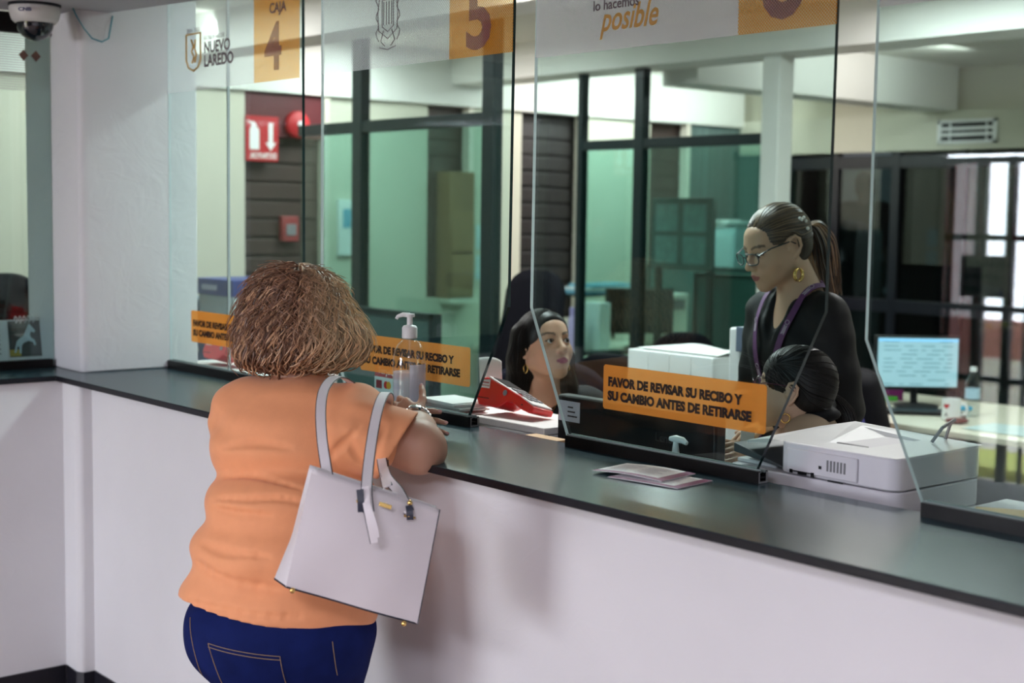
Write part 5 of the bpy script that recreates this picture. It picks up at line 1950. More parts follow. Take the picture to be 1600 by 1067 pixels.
# jeans
M['denim'] = mat('dark_blue_denim', (.006, .013, .085), .8, vary=.28, scale=16, bump=.15, bscale=700, spec=.1)
j = Sdf()
j.el(A(1.952, -0.275, 0.691), (.222, .180, .150), .03, 1, BT)
for h, kn, an in ((HLc, KL, AL), (HRc, KR, AR)):
    j.el(h - WH * .055 + A(0, 0, .025), (.105, .10, .10), .03, 1, BT)
    j.rc(h, kn, .108, .080, .035)
    j.rc(kn, an + A(0, 0, .02), .080, .062, .03)
j.post = lambda P, d: .0022 * np.sin(55 * (P - cust_base)[:, 2] + 20 * (P @ RH) + 3 * noise3(P, 12, 8)) + .002 * noise3(P, 25, 4)
j.plane(A(1.936, -0.266, 0.777), UP)
j.plane(A(0, 0, Z0 + .03), -UP)
jeans = sdf_obj('jeans', j, cust_base + A(-.45, -.4, .0), cust_base + A(.45, .4, 1.0), .006, M['denim'], customer, smooth=2)
shoes(customer, AL, AR, WH, M['black_plastic'])
# stitching of pockets and seams, laid on the denim from behind
jc = A(1.952, -0.275, 0.691)
def on_jeans(uv):
    O = np.array([jc - WH * .5 + RH * u + UP * v for u, v in uv])
    return [tuple(p) for p in j.trace(O, WH, .0008)]
st = MB()
def line(a, b, n=10):
    return [(a[0] + (b[0] - a[0]) * i / n, a[1] + (b[1] - a[1]) * i / n) for i in range(n + 1)]
pk = line((-.135, .012), (.030, -.004)) + line((.030, -.004), (.040, -.085)) + line((.040, -.085), (-.02, -.145)) + line((-.02, -.145), (-.10, -.105)) + line((-.10, -.105), (-.135, .012))
st.tube(on_jeans(pk), .0009, 5, cap=False)
st.tube(on_jeans(line((-.135, .004), (.030, -.012))), .0009, 5)
st.tube(on_jeans(line((-.19, .05), (-.16, -.08), 14)), .0009, 5)
st.tube(on_jeans(line((.14, .02), (.15, -.06), 12)), .0009, 5)
wmesh(st, 'stitching', mat('amber_thread', (.30, .20, .10), .7), customer, smooth=True)

# watch on the right wrist
wa = nrm(WR - ER)
u1 = nrm(np.cross(wa, UP))
u2 = np.cross(wa, u1)
wt = MB()
wc = WR - wa * .012
wt.tube([tuple(wc + (u1 * math.cos(a) + u2 * math.sin(a)) * .0335) for a in [2 * PI * i / 28 for i in range(29)]], .0055, 8, cap=False, flat=1.0)
for i in range(28):
    a = 2 * PI * i / 28
    p = wc + (u1 * math.cos(a) + u2 * math.sin(a)) * .037
    wt.sphere(tuple(p), (.0045, .0045, .0045), 8)
wo = wmesh(wt, 'watch', M['steel'], customer, smooth=True)
dn = nrm(-WH * .8 + UP * .9 - wa * np.dot(-WH * .8 + UP * .9, wa))
T = frame(wc + dn * .036, wa, np.cross(dn, wa))
wf = MB().lathe([(.015, -.004), (.016, .003), (.013, .005), (.0, .005)], 24, 0, T)
wf.v = [tuple(Vector(v_) - customer.location) for v_ in wf.v]
wf.build('watch_dial', M['steel'], wo, smooth=True)

# curly hair
hs = Sdf()
HC = A(1.811, -0.142, 1.397)
hs.el(A(1.797, -0.140, 1.418), (.118, .130, .105), .03, 1, BT)
hs.el(A(1.827, -0.144, 1.360), (.146, .135, .085), .04, 1, BT)
hs.el(A(1.809, -0.186, 1.322), (.105, .10, .055), .03, 1, BT)
hs.el(A(1.859, -0.092, 1.344), (.095, .10, .060), .03, 1, BT)
R_, o_, k_ = FC
hs.el(o_ + R_ @ A(0, .135, -.035), (.062, .085, .105), .03, -1, R_)
hs.post = lambda P, d: .006 * noise3(P, 55, 2) + .004 * noise3(P, 120, 6)
rs = np.random.RandomState(5)


def curl_color(P, base=None):
    u = (P - HC) @ RH
    f = np.clip((u - .02) / .10, 0, 1) * .8  # paler to the right: light from that side painted into the hair colour
    c = A(.22, .112, .064) * (1 - f) + A(.80, .60, .34) * f
    return c


hair = sdf_obj('hair', hs, HC - .22, HC + .22, .005, M['hair'], customer, color=lambda V: np.stack([curl_color(p) * .55 for p in V]), smooth=1)
paths, cols, rad = [], [], []
N = 1250
crown = HC + UP * .11 - WH * .005
for i in range(N):
    az = rs.uniform(0, 2 * PI)
    out = RH * math.cos(az) + WH * math.sin(az)
    if math.sin(az) > .78:
        continue
    th0 = rs.uniform(.02, .9) if i % 3 else rs.uniform(.9, 1.5)
    th1 = th0 + rs.uniform(.9, 1.6)
    th1 = min(th1, rs.uniform(2.15, 2.65))
    n = 22
    ths = np.linspace(th0, th1, n)
    dirs = np.array([UP * math.cos(t) + out * math.sin(t) for t in ths])
    O = HC + dirs * .32
    pts = []
    P = O.copy()
    for _ in range(16):
        P = P - dirs * (hs.ev(P) * .8)[:, None]
    lat = nrm(np.cross(out, UP))
    amp = rs.uniform(.006, .013)
    fr_ = rs.uniform(2.0, 3.6)
    ph = rs.uniform(0, 6.28)
    lift = rs.uniform(.000, .010)
    for q in range(n):
        s_ = q / (n - 1)
        a = amp * (.25 + .9 * s_)
        pts.append(P[q] + lat * a * math.sin(fr_ * 2 * PI * s_ + ph) + dirs[q] * (lift + a * .55 * math.cos(fr_ * 2 * PI * s_ + ph)) + UP * 0)
    paths.append(pts)
    c = curl_color(pts[n // 2])
    hl = rs.uniform()
    c = c * rs.uniform(.35, 1.15) if hl < .55 else c * .5 + A(.58, .36, .20) * rs.uniform(.6, 1.1)
    cols.append(c)
    rad.append(rs.uniform(.0014, .0038))
mbh = strand_tubes(paths, cols, rad, .0012, 5)
wmesh(mbh, 'hair_curls', M['hair'], customer, smooth=True)
# loose wisps
paths, cols = [], []
for i in range(900):
    az = rs.uniform(0, 2 * PI)
    out = RH * math.cos(az) + WH * math.sin(az)
    if math.sin(az) > .8:
        continue
    th0 = rs.uniform(.1, 1.5)
    n = 14
    pts = []
    ph = rs.uniform(0, 6.28)
    fr_ = rs.uniform(1.2, 3)
    lat = nrm(np.cross(out, UP))
    L = rs.uniform(.3, .9)
    for q in range(n):
        s_ = q / (n - 1)
        t = th0 + L * s_
        dr = UP * math.cos(t) + out * math.sin(t)
        pts.append((HC + dr * .3, dr, s_))
    P = np.array([p[0] for p in pts])
    Dr = np.array([p[1] for p in pts])
    for _ in range(12):
        P = P - Dr * (hs.ev(P) * .8)[:, None]
    lift = rs.uniform(.006, .026)
    paths.append([P[q] + Dr[q] * lift * (.3 + pts[q][2]) + lat * .010 * math.sin(fr_ * 6.28 * pts[q][2] + ph) for q in range(n)])
    cols.append(curl_color(P[n // 2]) * rs.uniform(.9, 1.9))
wmesh(strand_tubes(paths, cols, .0010, .0004, 4), 'hair_wisps', M['hair'], customer, smooth=True)

# ------------------------------------------------------------------ white tote bag
M['bag'] = mat('white_leatherette', (.74, .70, .72), .42, vary=.02, scale=10, bump=.05, bscale=300)
M['bag_edge'] = mat('navy_edge_paint', (.012, .016, .035), .45)
bag_o = A(2.342, -0.322, 0.826)
bag = thing('tote_bag', 'white tote bag with dark piping hanging from the customer\'s right shoulder', 'handbag', tuple(bag_o))
TL, TR, BR, BL = A(2.301, -0.406, 1.136), A(2.419, -0.170, 1.041), A(2.408, -0.217, 0.803), A(2.285, -0.459, 0.894)
bn = nrm(np.cross(TR - TL, BL - TL))
bn = bn if bn @ WH > 0 else -bn       # away from the camera


def bagp(u, v, side):
    """u along the top, v downwards; side 0 = outer face, 1 = inner face"""
    p = (TL * (1 - u) + TR * u) * (1 - v) + (BL * (1 - u) + BR * u) * v
    th = .045 + .055 * v
    bulge = .016 * math.sin(PI * u) * math.sin(PI * min(1, v * .9 + .05)) + .004 * math.sin(7 * u + 3 * v) * math.sin(PI * u) * v
    if side == 0:
        return p - bn * bulge
    sq = 1 - .06 * math.sin(PI * v)
    return p + bn * (th * (1 if 0 < u < 1 else 1) + bulge * .5)


nu, nv = 22, 20
mb = MB()
vs, fs = [], []
ring = []
for j_ in range(nv + 1):
    v = j_ / nv
    row = [bagp(i / nu, v, 0) for i in range(nu + 1)]
    # gusset folds inwards half way at the top, flares at the bottom
    def gus(u):
        a, c = bagp(u, v, 0), bagp(u, v, 1)
        dirn = (TL - TR) if u == 0 else (TR - TL)
        return (a + c) / 2 - nrm(dirn) * (.018 * (1 - v) - .020 * v * (u == 0))
    row += [gus(1)]
    row += [bagp(1 - i / nu, v, 1) for i in range(nu + 1)]
    row += [gus(0)]
    ring.append(row)
n = len(ring[0])
for row in ring:
    vs += [tuple(p) for p in row]
for j_ in range(nv):
    for i in range(n):
        i2 = (i + 1) % n
        fs.append((j_ * n + i, j_ * n + i2, (j_ + 1) * n + i2, (j_ + 1) * n + i))
fs.append(tuple(nv * n + i for i in range(n)))
mb.add(vs, fs)
body = wmesh(mb, 'bag_body', M['bag'], bag, smooth=True, solid=.003)
pi_ = MB()
pi_.tube([tuple(np.asarray(p)) for p in ring[nv][:nu + 2]], .0022, 6)
pi_.tube([tuple(ring[nv][i]) for i in (0, n - 1, n - 2)], .0022, 6)
pi_.tube([tuple(ring[j_][nu] - bn * .001) for j_ in range(nv + 1)], .0011, 6)
wmesh(pi_, 'piping', M['bag_edge'], bag, smooth=True)
sm_ = MB()
sm_.tube([tuple(bagp(.045, j_ / 20, 0) - bn * .0004) for j_ in range(21)], .0008, 5)
sm_.tube([tuple(bagp(i / 20, .02, 0) - bn * .0004) for i in range(21)], .0007, 5)
wmesh(sm_, 'stitching', mat('grey_thread', (.45, .42, .45), .6), bag, smooth=True)
nh = nrm(-WH + UP * .25)
h1 = crv([A(2.404, -0.339, 1.054), A(2.388, -0.333, 1.090), A(2.341, -0.298, 1.126), A(2.276, -0.242, 1.186), A(2.215, -0.184, 1.237), A(2.148, -0.120, 1.254), A(2.074, -0.057, 1.227), A(1.983, -0.002, 1.158), A(2.066, -0.067, 1.106), A(2.236, -0.179, 1.088), A(2.337, -0.217, 1.071), A(2.401, -0.236, 1.041)], 7)
h2 = crv([A(2.282, -0.356, 1.100), A(2.263, -0.351, 1.133), A(2.216, -0.330, 1.179), A(2.159, -0.297, 1.231), A(2.110, -0.257, 1.268), A(2.064, -0.200, 1.286), A(2.000, -0.123, 1.269), A(1.928, -0.027, 1.218), A(1.953, -0.007, 1.154), A(2.147, -0.127, 1.101), A(2.297, -0.218, 1.076)], 7)
for h_ in (h1, h2):
    # the strap turns to lie flat over the shoulder
    ns = [nrm(nh + UP * 1.3 * np.clip((q[2] - 1.17) / .06, 0, 1)) for q in h_]
    so = wmesh(ribbon(h_, ns, .020, .004), 'strap', M['bag'], bag, bev=.0008)
    L_, R2 = rib_edges(h_, ns, .0205)
    e = MB().tube(L_, .0017, 5).tube(R2, .0017, 5)
    e.v = [tuple(Vector(v_) - bag.location) for v_ in e.v]
    e.build('strap_edge', M['bag_edge'], so, smooth=True)
ts = crv([A(2.394, -0.340, 1.105), A(2.409, -0.347, 1.075), A(2.422, -0.347, 1.039), A(2.431, -0.342, 0.996)], 6)
to = wmesh(ribbon(ts, nh, .016, .004), 'tassel', M['bag'], bag, bev=.001)
ts2 = crv([A(2.390, -0.345, 1.098), A(2.414, -0.347, 1.070), A(2.432, -0.344, 1.033), A(2.437, -0.341, 1.008)], 6)
e = ribbon(ts2, nh, .011, .003)
e.v = [tuple(Vector(v_) - bag.location) for v_ in e.v]
e.build('tassel_strip', M['bag'], to)
L_, R2 = rib_edges(ts, nh, .0165)
e = MB().tube(R2, .0014, 5)
e.v = [tuple(Vector(v_) - bag.location) for v_ in e.v]
e.build('tassel_edge', M['bag_edge'], to, smooth=True)
for (q, nm) in ((A(2.393, -0.355, 1.077), 'stud'), (A(2.407, -0.241, 1.034), 'stud'), (A(2.398, -0.232, 1.059), 'stud')):
    wmesh(MB().sphere(tuple(q), .0058, 12), nm, M['gold'], bag, smooth=True)
wmesh(MB().tube([tuple(A(2.402, -0.250, 1.035)), tuple(A(2.414, -0.229, 1.030))], .0022, 8), 'stud_bar', M['gold'], bag, smooth=True)
for q in (A(2.294, -0.450, 0.887), A(2.401, -0.247, 0.807)):
    wmesh(MB().sphere(tuple(q), .006, 12), 'foot_stud', M['gold'], bag, smooth=True)
T = frame(A(2.398, -0.294, 1.061), TR - TL, TL - BL)
pl = MB().box((0, 0, 0), (.027, .009, .004), T=T)
wmesh(pl, 'name_plate', M['gold'], bag, bev=.001)
for a, bq in ((A(2.403, -0.238, 1.055), A(2.412, -0.241, 1.027)), (A(2.393, -0.353, 1.100), A(2.403, -0.356, 1.056))):
    wmesh(ribbon(crv([a, (a + bq) / 2 - bn * .003, bq], 5), nh, .014, .004), 'strap_loop', M['bag_edge'], bag)

# ================================================================== the long-haired clerk
k1 = A(1.20, 1.22, Z0)
F1 = head_frame(A(1.275, 1.130, 1.229), (.93, -.15, .30), (.06, .0, 1), k=1.0)
b = Sdf()
add_head(b, F1, neck_to=A(1.224, 1.171, 1.058), neck_r=.054, full=1.08)
f1 = nrm(A(.75, -.62, 0))             # the way her chest faces
r1 = np.cross(f1, UP)
B1 = np.stack([r1, f1, UP], 1)
c1 = A(1.209, 1.184, 1.064)
b.rc(c1 - r1 * .13 + A(0, 0, -.03), c1 + r1 * .13 + A(0, 0, -.03), .050, .050, .05)
b.el(c1 + A(0, 0, -.16), (.15, .10, .16), .05, 1, B1)
b.el(c1 + A(0, 0, -.42) - f1 * .0, (.16, .12, .18), .05, 1, B1)
hp = c1 + A(0, 0, -.56)
for g in (-1, 1):
    sh = c1 + r1 * g * .165 + A(0, 0, -.045)
    elb = sh + r1 * g * .05 + f1 * .06 + A(0, 0, -.27)
    wr = elb + f1 * .16 - r1 * g * .10 + A(0, 0, .06)
    b.rc(sh, elb, .048, .040, .03)
    b.rc(elb, wr, .038, .027, .02)
    add_hand(b, wr, f1 - UP * .15, UP, -g, .92, (.3, .3, .3, .3), .3)
    kn = hp + r1 * g * .09 + f1 * .40 + A(0, 0, .0)
    an = kn - f1 * .05 + A(0, 0, -.40)
    an[2] = .05
    b.rc(hp + r1 * g * .09, kn, .085, .062, .03)
    b.rc(kn, an, .060, .042, .03)
clerk = sdf_obj('person', b, A(.7, .5, -.05), A(2.0, 1.75, 1.42), .0034, M['skin'], color=face_color(F1, (.56, .315, .205), (.30, .025, .07), seed=2), origin=k1, smooth=1)
tag(clerk, 'seated clerk with long straight black hair and dark jacket, looking up to the right', 'person', 'people')
eyes(F1, clerk, (-.22, 1, .10))
hoop(F1, clerk, (.081, -.006, -.058), .013, .0016, M['gold'])
hoop(F1, clerk, (-.081, -.006, -.058), .013, .0016, M['gold'])
M['black_cloth'] = mat('black_cloth', (.006, .006, .008), .7, vary=.25, scale=20, bump=.1, bscale=400, spec=.25)
s = Sdf()
s.rc(c1 - r1 * .13 + A(0, 0, -.03), c1 + r1 * .13 + A(0, 0, -.03), .060, .060, .05)
s.el(c1 + A(0, 0, -.16), (.165, .115, .17), .05, 1, B1)
s.el(c1 + A(0, 0, -.42), (.172, .132, .19), .05, 1, B1)
for g in (-1, 1):
    sh = c1 + r1 * g * .165 + A(0, 0, -.045)
    elb = sh + r1 * g * .05 + f1 * .06 + A(0, 0, -.27)
    wr = elb + f1 * .16 - r1 * g * .10 + A(0, 0, .06)
    s.rc(sh, elb, .060, .052, .03)
    s.rc(elb, elb * .15 + wr * .85, .050, .038, .02)
s.rc(c1 + f1 * .11 + A(0, 0, .05), c1 + f1 * .13 + A(0, 0, -.13), .060, .012, .01, -1)
s.rc(c1 + A(0, 0, .10), c1 + A(0, 0, .02) + f1 * .03, .062, .062, .01, -1)
s.post = lambda P, d: .003 * noise3(P, 18, 3)
sdf_obj('jacket', s, A(.7, .6, .4), A(2.0, 1.75, 1.25), .006, M['black_cloth'], clerk, smooth=2)
t = Sdf()
t.el(hp, (.17, .14, .12), .04, 1, B1)
for g in (-1, 1):
    kn = hp + r1 * g * .09 + f1 * .40
    an = kn - f1 * .05
    an[2] = .06
    t.rc(hp + r1 * g * .09, kn, .095, .072, .03)
    t.rc(kn, an, .070, .055, .03)
sdf_obj('trousers', t, A(.7, .4, -.02), A(2.1, 1.75, .80), .010, M['black_cloth'], clerk, smooth=1)
nk = MB().tube([tuple(p) for p in crv([c1 + r1 * .05 + A(0, 0, .03), c1 + r1 * .045 + f1 * .075 + A(0, 0, -.02), c1 + f1 * .112 + A(0, 0, -.065), c1 - r1 * .045 + f1 * .075 + A(0, 0, -.02), c1 - r1 * .05 + A(0, 0, .03)], 6)], .0012, 6)
wmesh(nk, 'necklace', M['gold'], clerk, smooth=True)

# straight hair: cap, two curtains, parted
R_, o_, k_ = F1
hs = Sdf()
hs.M = F1
hs.el((0, -.014, .036), (.081, .108, .092), .02)
hs.el((0, -.055, -.03), (.078, .062, .085), .03)
hs.M = None
back = o_ - R_ @ A(0, .075, .03)
for g, yy in ((1, .000), (-1, -.006)):
    p0 = o_ + R_ @ A(g * .066, -.028, .045)
    p1 = o_ + R_ @ A(g * .086, -.042, -.03)
    p2 = A(*(p1 * .5 + (c1 + r1 * g * .085 + f1 * .03) * .5)); p2[2] = o_[2] - .13
    p3 = c1 + r1 * g * .095 + f1 * .055; p3[2] = o_[2] - .23
    p4 = c1 + r1 * g * .095 + f1 * .085; p4[2] = o_[2] - .33
    hs.chain([p0, p1, p2, p3, p4], [.026, .030, .034, .034, .022], .03)
    q1 = o_ + R_ @ A(g * .05, -.085, -.04)
    q2 = c1 - f1 * .02 + r1 * g * .08 + A(0, 0, -.02)
    hs.chain([p0, q1, q2], [.03, .038, .036], .03)
hs.el(c1 * .5 + o_ * .5 - f1 * .035, (.085, .045, .10), .04, 1, B1)
hs.el(o_ + R_ @ A(0, .098, -.024), (.0610, .074, .090), .030, -1, R_)
hs.el(o_ + R_ @ A(.085, .020, -.060), (.03, .040, .050), .012, -1, R_)
hs.el(o_ + R_ @ A(-.085, .024, -.060), (.03, .040, .050), .012, -1, R_)


def streak(o_, R_, base, gain=.5, f=55, seed=1):
    base = A(*base)

    def fn(V):
        p = (V - o_) @ R_
        a = np.arctan2(p[:, 0], -p[:, 1])
        n_ = np.zeros(len(V))
        r = np.random.RandomState(seed)
        for q in range(5):
            n_ += np.sin(a * f * r.uniform(.5, 1.7) + r.uniform(0, 6))
        return base * (1 + gain * n_[:, None] / 5)
    return fn


sdf_obj('hair', hs, A(*(o_ - .32)) - A(0, 0, .12), A(*(o_ + .26)), .0034, M['hair_gloss'], clerk, color=streak(o_, R_, (.007, .005, .0045)), smooth=1)
# strands over it
rs = np.random.RandomState(9)
st = []
for i in range(240):
    g = 1 if i % 2 else -1
    st.append(o_ + R_ @ A(g * rs.uniform(.003, .02), rs.uniform(-.085, .070), .12))
fl = lambda P: np.stack([nrm(R_ @ A(np.sign((p - o_) @ R_[:, 0]) * .9, -.25, -.2)) * max(0, ((p - o_) @ R_[:, 2]) - .03) * 14 + A(0, 0, -1) for p in P])
pts = flow(hs, st, fl, 30, .012, .0006)
wmesh(strand_tubes([list(p) for p in pts], [A(.008, .006, .0052) * rs.uniform(.4, 2.0) for _ in pts], .0016, .0006, 4), 'hair_strands', M['hair_gloss'], clerk, smooth=True)

# ================================================================== the standing clerk
k2 = A(1.98, 1.50, Z0)
F2 = head_frame(A(1.924, 1.494, 1.570), (-.29, -.94, -.30), k=1.03)
b = Sdf()
n2 = A(1.959, 1.579, 1.432)
add_head(b, F2, neck_to=n2, neck_r=.058, full=1.13)
f2 = nrm(A(-.12, -.99, 0))
r2 = np.cross(f2, UP)
B2 = np.stack([r2, f2, UP], 1)
c2 = A(1.952, 1.578, 1.376)
def st_arms(s, dr, tag_):
    for g in (-1, 1):
        sh = c2 + r2 * g * .140 + A(0, 0, -.02)
        elb = sh + r2 * g * .045 + A(0, 0, -.27) - f2 * .01
        wr = elb + f2 * .22 - r2 * g * .05 + A(0, 0, -.03)
        if tag_:
            s.rc(sh, elb, .050 + dr, .044 + dr * 1.5, .03)
        else:
            s.rc(sh, elb, .048, .041, .03)
            s.rc(elb, wr, .040, .027, .02)
            add_hand(s, wr, f2 - UP * .2, UP, -g, .93, (.3, .3, .3, .3), .3)
b.rc(c2 - r2 * .13, c2 + r2 * .13, .050, .050, .05)
b.el(c2 + A(0, 0, -.13), (.155, .110, .16), .05, 1, B2)
b.el(c2 + A(0, 0, -.40), (.155, .125, .20), .05, 1, B2)
b.el(c2 + A(0, 0, -.62), (.175, .135, .14), .05, 1, B2)
st_arms(b, 0, False)
hpz = c2[2] - .66
H = [A(c2[0] + r2[0] * g * .09, c2[1] + r2[1] * g * .09, hpz) for g in (-1, 1)]
K = [A(h[0], h[1], hpz * .5) + f2 * .01 for h in H]
AN = [A(h[0], h[1], .05) for h in H]
standing_legs(b, H[0], H[1], K[0], K[1], AN[0], AN[1], (.09, .06, .042))
stander = sdf_obj('person', b, A(1.5, 1.0, -.05), A(2.5, 1.85, 1.80), .0036, M['skin'], color=face_color(F2, (.55, .345, .225), (.34, .12, .11), seed=4), origin=k2, smooth=1)
tag(stander, 'standing clerk in black blouse and purple lanyard, looking down through glasses', 'person', 'people')
eyes(F2, stander, (0, 1, -.5))
M['specs'] = mat('dark_patterned_frame', (.03, .05, .055), .25, vary=.5, scale=200)
glasses(F2, stander, M['specs'], .029, .019, y=.112, z=-.006, rim=.0019, temple_z=.012)
ho = hoop(F2, stander, (-.084, -.008, -.066), .019, .0058, M['gold'], (1, .35, 0))
hoop(F2, stander, (.084, -.008, -.066), .019, .0058, M['gold'], (1, .35, 0))
bl = Sdf()
bl.rc(c2 - r2 * .11, c2 + r2 * .11, .062, .062, .05)
bl.rc(n2 - A(0, 0, .01), c2 + A(0, 0, -.03), .062, .10, .04)
bl.el(c2 + A(0, 0, -.13), (.172, .128, .17), .05, 1, B2)
bl.el(c2 + A(0, 0, -.40), (.178, .145, .22), .05, 1, B2)
bl.el(c2 + A(0, 0, -.62), (.195, .155, .16), .05, 1, B2)
st_arms(bl, .016, True)
bl.rc(c2 + f2 * .085 + A(0, 0, .08), c2 + f2 * .135 + A(0, 0, -.10), .064, .010, .008, -1)
bl.rc(n2 + A(0, 0, .05), n2 + A(0, 0, -.005), .066, .070, .01, -1)
bl.post = lambda P, d: .004 * noise3(P, 16, 7) + .0022 * np.sin(60 * P[:, 2] + 30 * P[:, 0] + 3 * noise3(P, 14, 2))
M['blouse'] = mat('black_satin_blouse', (.006, .0065, .007), .55, vary=.2, scale=20, spec=.25)
sdf_obj('blouse', bl, A(1.5, 1.0, .5), A(2.5, 1.95, 1.55), .0055, M['blouse'], stander, smooth=2)
t = Sdf()
t.el(A(c2[0], c2[1], hpz + .02), (.185, .145, .13), .03, 1, B2)
standing_legs(t, H[0], H[1], K[0], K[1], AN[0], AN[1], (.10, .075, .06))
sdf_obj('trousers', t, A(1.5, 1.0, -.02), A(2.5, 1.95, .95), .010, M['black_cloth'], stander, smooth=1)
shoes(stander, AN[0], AN[1], f2, M['black_plastic'])
# lanyard round the neck and down the chest
M['lanyard'] = mat('purple_ribbon', (.12, .035, .13), .55, vary=.1, scale=60)
M['lanyard_print'] = mat('pale_lanyard_print', (.62, .55, .60), .6)
for g, ctl in ((-1, [n2 - f2 * .058 + A(0, 0, .02), n2 - r2 * .060 - f2 * .02 + A(0, 0, .012), c2 - r2 * .075 + f2 * .06 + A(0, 0, .03), c2 - r2 * .050 + f2 * .12 + A(0, 0, -.10), c2 - r2 * .02 + f2 * .15 + A(0, 0, -.27), c2 - r2 * .0 + f2 * .155 + A(0, 0, -.40)]),
               (1, [n2 - f2 * .058 + A(0, 0, .02), n2 + r2 * .060 - f2 * .02 + A(0, 0, .012), c2 + r2 * .075 + f2 * .06 + A(0, 0, .03), c2 + r2 * .050 + f2 * .12 + A(0, 0, -.10), c2 + r2 * .022 + f2 * .15 + A(0, 0, -.27), c2 + r2 * .0 + f2 * .157 + A(0, 0, -.40)])):
    cs = np.array(crv(ctl, 7))
    un = Sdf()
    un.p = bl.p[:-2] + b.p
    un2 = Sdf(); un2.p = [p for p in bl.p if p[2] == 1] + [p for p in b.p if p[2] == 1]
    q = un2.project(cs, .004, 4)
    q[0] = cs[0]
    ns = list(un2.grad(q))
    lo_ = wmesh(ribbon(list(q), ns, .021, .0018), 'lanyard', M['lanyard'], stander)
    pm = MB()
    for ii in (12, 19, 25, 31):
        if ii + 1 < len(q):
            tt = nrm(q[ii + 1] - q[ii - 1])
            ss = nrm(np.cross(tt, ns[ii]))
            nn = np.cross(ss, tt) * 1
            nn = nn if nn @ ns[ii] > 0 else -nn
            T = frame(q[ii] + nn * .0014, tt, -ss)
            for r_ in range(3):
                pm.box((.0, -.004 + .004 * r_, 0), (.030 - .006 * (r_ % 2), .0016, .0006), T=T)
            pm.tube([T @ Vector((-.024 + .007 * math.cos(a), .007 * math.sin(a), 0)) for a in [2 * PI * i / 12 for i in range(13)]], .0007, 4)
    pm.v = [tuple(Vector(v_) - stander.location) for v_ in pm.v]
    pm.build('lanyard_print', M['lanyard_print'], lo_)
# hair drawn back to a ponytail
R_, o_, k_ = F2
PB = A(1.928, 1.632, 1.633)
hs = Sdf()
hs.M = F2
hs.el((0, -.022, .037), (.0795, .1010, .0905), .02)
hs.el((0, -.050, -.010), (.072, .060, .070), .03)
hs.el((0, .096, -.044), (.064, .070, .084), .018, -1)
for g in (-1, 1):
    hs.el((g * .085, .030, -.048), (.036, .046, .050), .012, -1)
    hs.el((g * .086, -.013, -.004), (.024, .034, .048), .010, -1)
hs.el((0, -.07, -.095), (.09, .06, .035), .02, -1)
hs.M = None
hs.post = lambda P, d: .0016 * noise3(P, 140, 3)
HB = lambda V: streak(o_, R_, (.085, .052, .030), .5, 30, 4)(V)
sdf_obj('hair', hs, o_ - .2, o_ + .2, .0034, M['hair'], stander, color=lambda V: HB(V) * .6, smooth=1)
rs = np.random.RandomState(3)
st = []
for i in range(420):
    a = rs.uniform(-1.25, 1.25)
    zz = rs.uniform(-.02, .10)
    st.append(o_ + R_ @ (A(math.sin(a) * .10, .03 + .075 * math.cos(a) * rs.uniform(.2, 1.0), zz + .03)))
fl = lambda P: (PB - P) / np.maximum(np.linalg.norm(PB - P, axis=1), 1e-6)[:, None]
pts = flow(hs, st, fl, 22, .010, .0006)
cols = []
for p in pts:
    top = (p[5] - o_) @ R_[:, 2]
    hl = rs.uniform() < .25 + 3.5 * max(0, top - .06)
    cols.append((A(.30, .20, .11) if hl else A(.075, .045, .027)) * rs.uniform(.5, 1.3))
wmesh(strand_tubes([list(p) for p in pts], cols, .0016, .0007, 4), 'hair_strands', M['hair'], stander, smooth=True)
# the tail
tail = crv([PB, A(1.937, 1.659, 1.638), A(1.950, 1.683, 1.594), A(1.968, 1.682, 1.532), A(2.001, 1.665, 1.464), A(2.032, 1.647, 1.410)], 6)
paths, cols = [], []
for i in range(230):
    a, r_ = rs.uniform(0, 6.28), math.sqrt(rs.uniform())
    ph, fr_ = rs.uniform(0, 6), rs.uniform(.5, 1.6)
    pp = []
    end = rs.uniform(.72, 1.0)
    m_ = int(len(tail) * end)
    for q in range(m_):
        s_ = q / (len(tail) - 1)
        w_ = (.010 + .034 * min(1, s_ * 2.2)) * (1 - .45 * max(0, s_ - .6) / .4)
        pp.append(tail[q] + (RH * math.cos(a) + WH * math.sin(a)) * w_ * r_ + UP * w_ * .5 * math.sin(a + 1) * r_ + RH * .006 * math.sin(fr_ * 6.28 * s_ + ph) * s_)
    paths.append(pp)
    cols.append((A(.24, .13, .06) if rs.uniform() < .35 else A(.07, .04, .024)) * rs.uniform(.5, 1.4))
wmesh(strand_tubes(paths, cols, .0030, .0010, 5), 'ponytail', M['hair'], stander, smooth=True)
hb_ = MB()
for i in range(16):
    a = 2 * PI * i / 16
    hb_.sphere(tuple(PB + nrm(tail[4] - tail[0]) * .004 + (UP * math.cos(a) + WH * math.sin(a)) * .017), .0075, 8)
hbo = wmesh(hb_, 'hair_tie', mat('dark_green_band', (.01, .03, .03), .6), stander, smooth=True)
pm = MB()
for q in (A(2.141, 1.343, 1.655), A(2.149, 1.351, 1.652), A(2.144, 1.348, 1.661), A(2.154, 1.355, 1.630), A(2.137, 1.339, 1.659)):
    pm.sphere(tuple(hs.trace(np.array([q]), q - A(4.75, -1.948, 1.655), .004)[0]), .0056, 12)
wmesh(pm, 'pearl', mat('pearl', (.82, .80, .74), .2), stander, smooth=True)

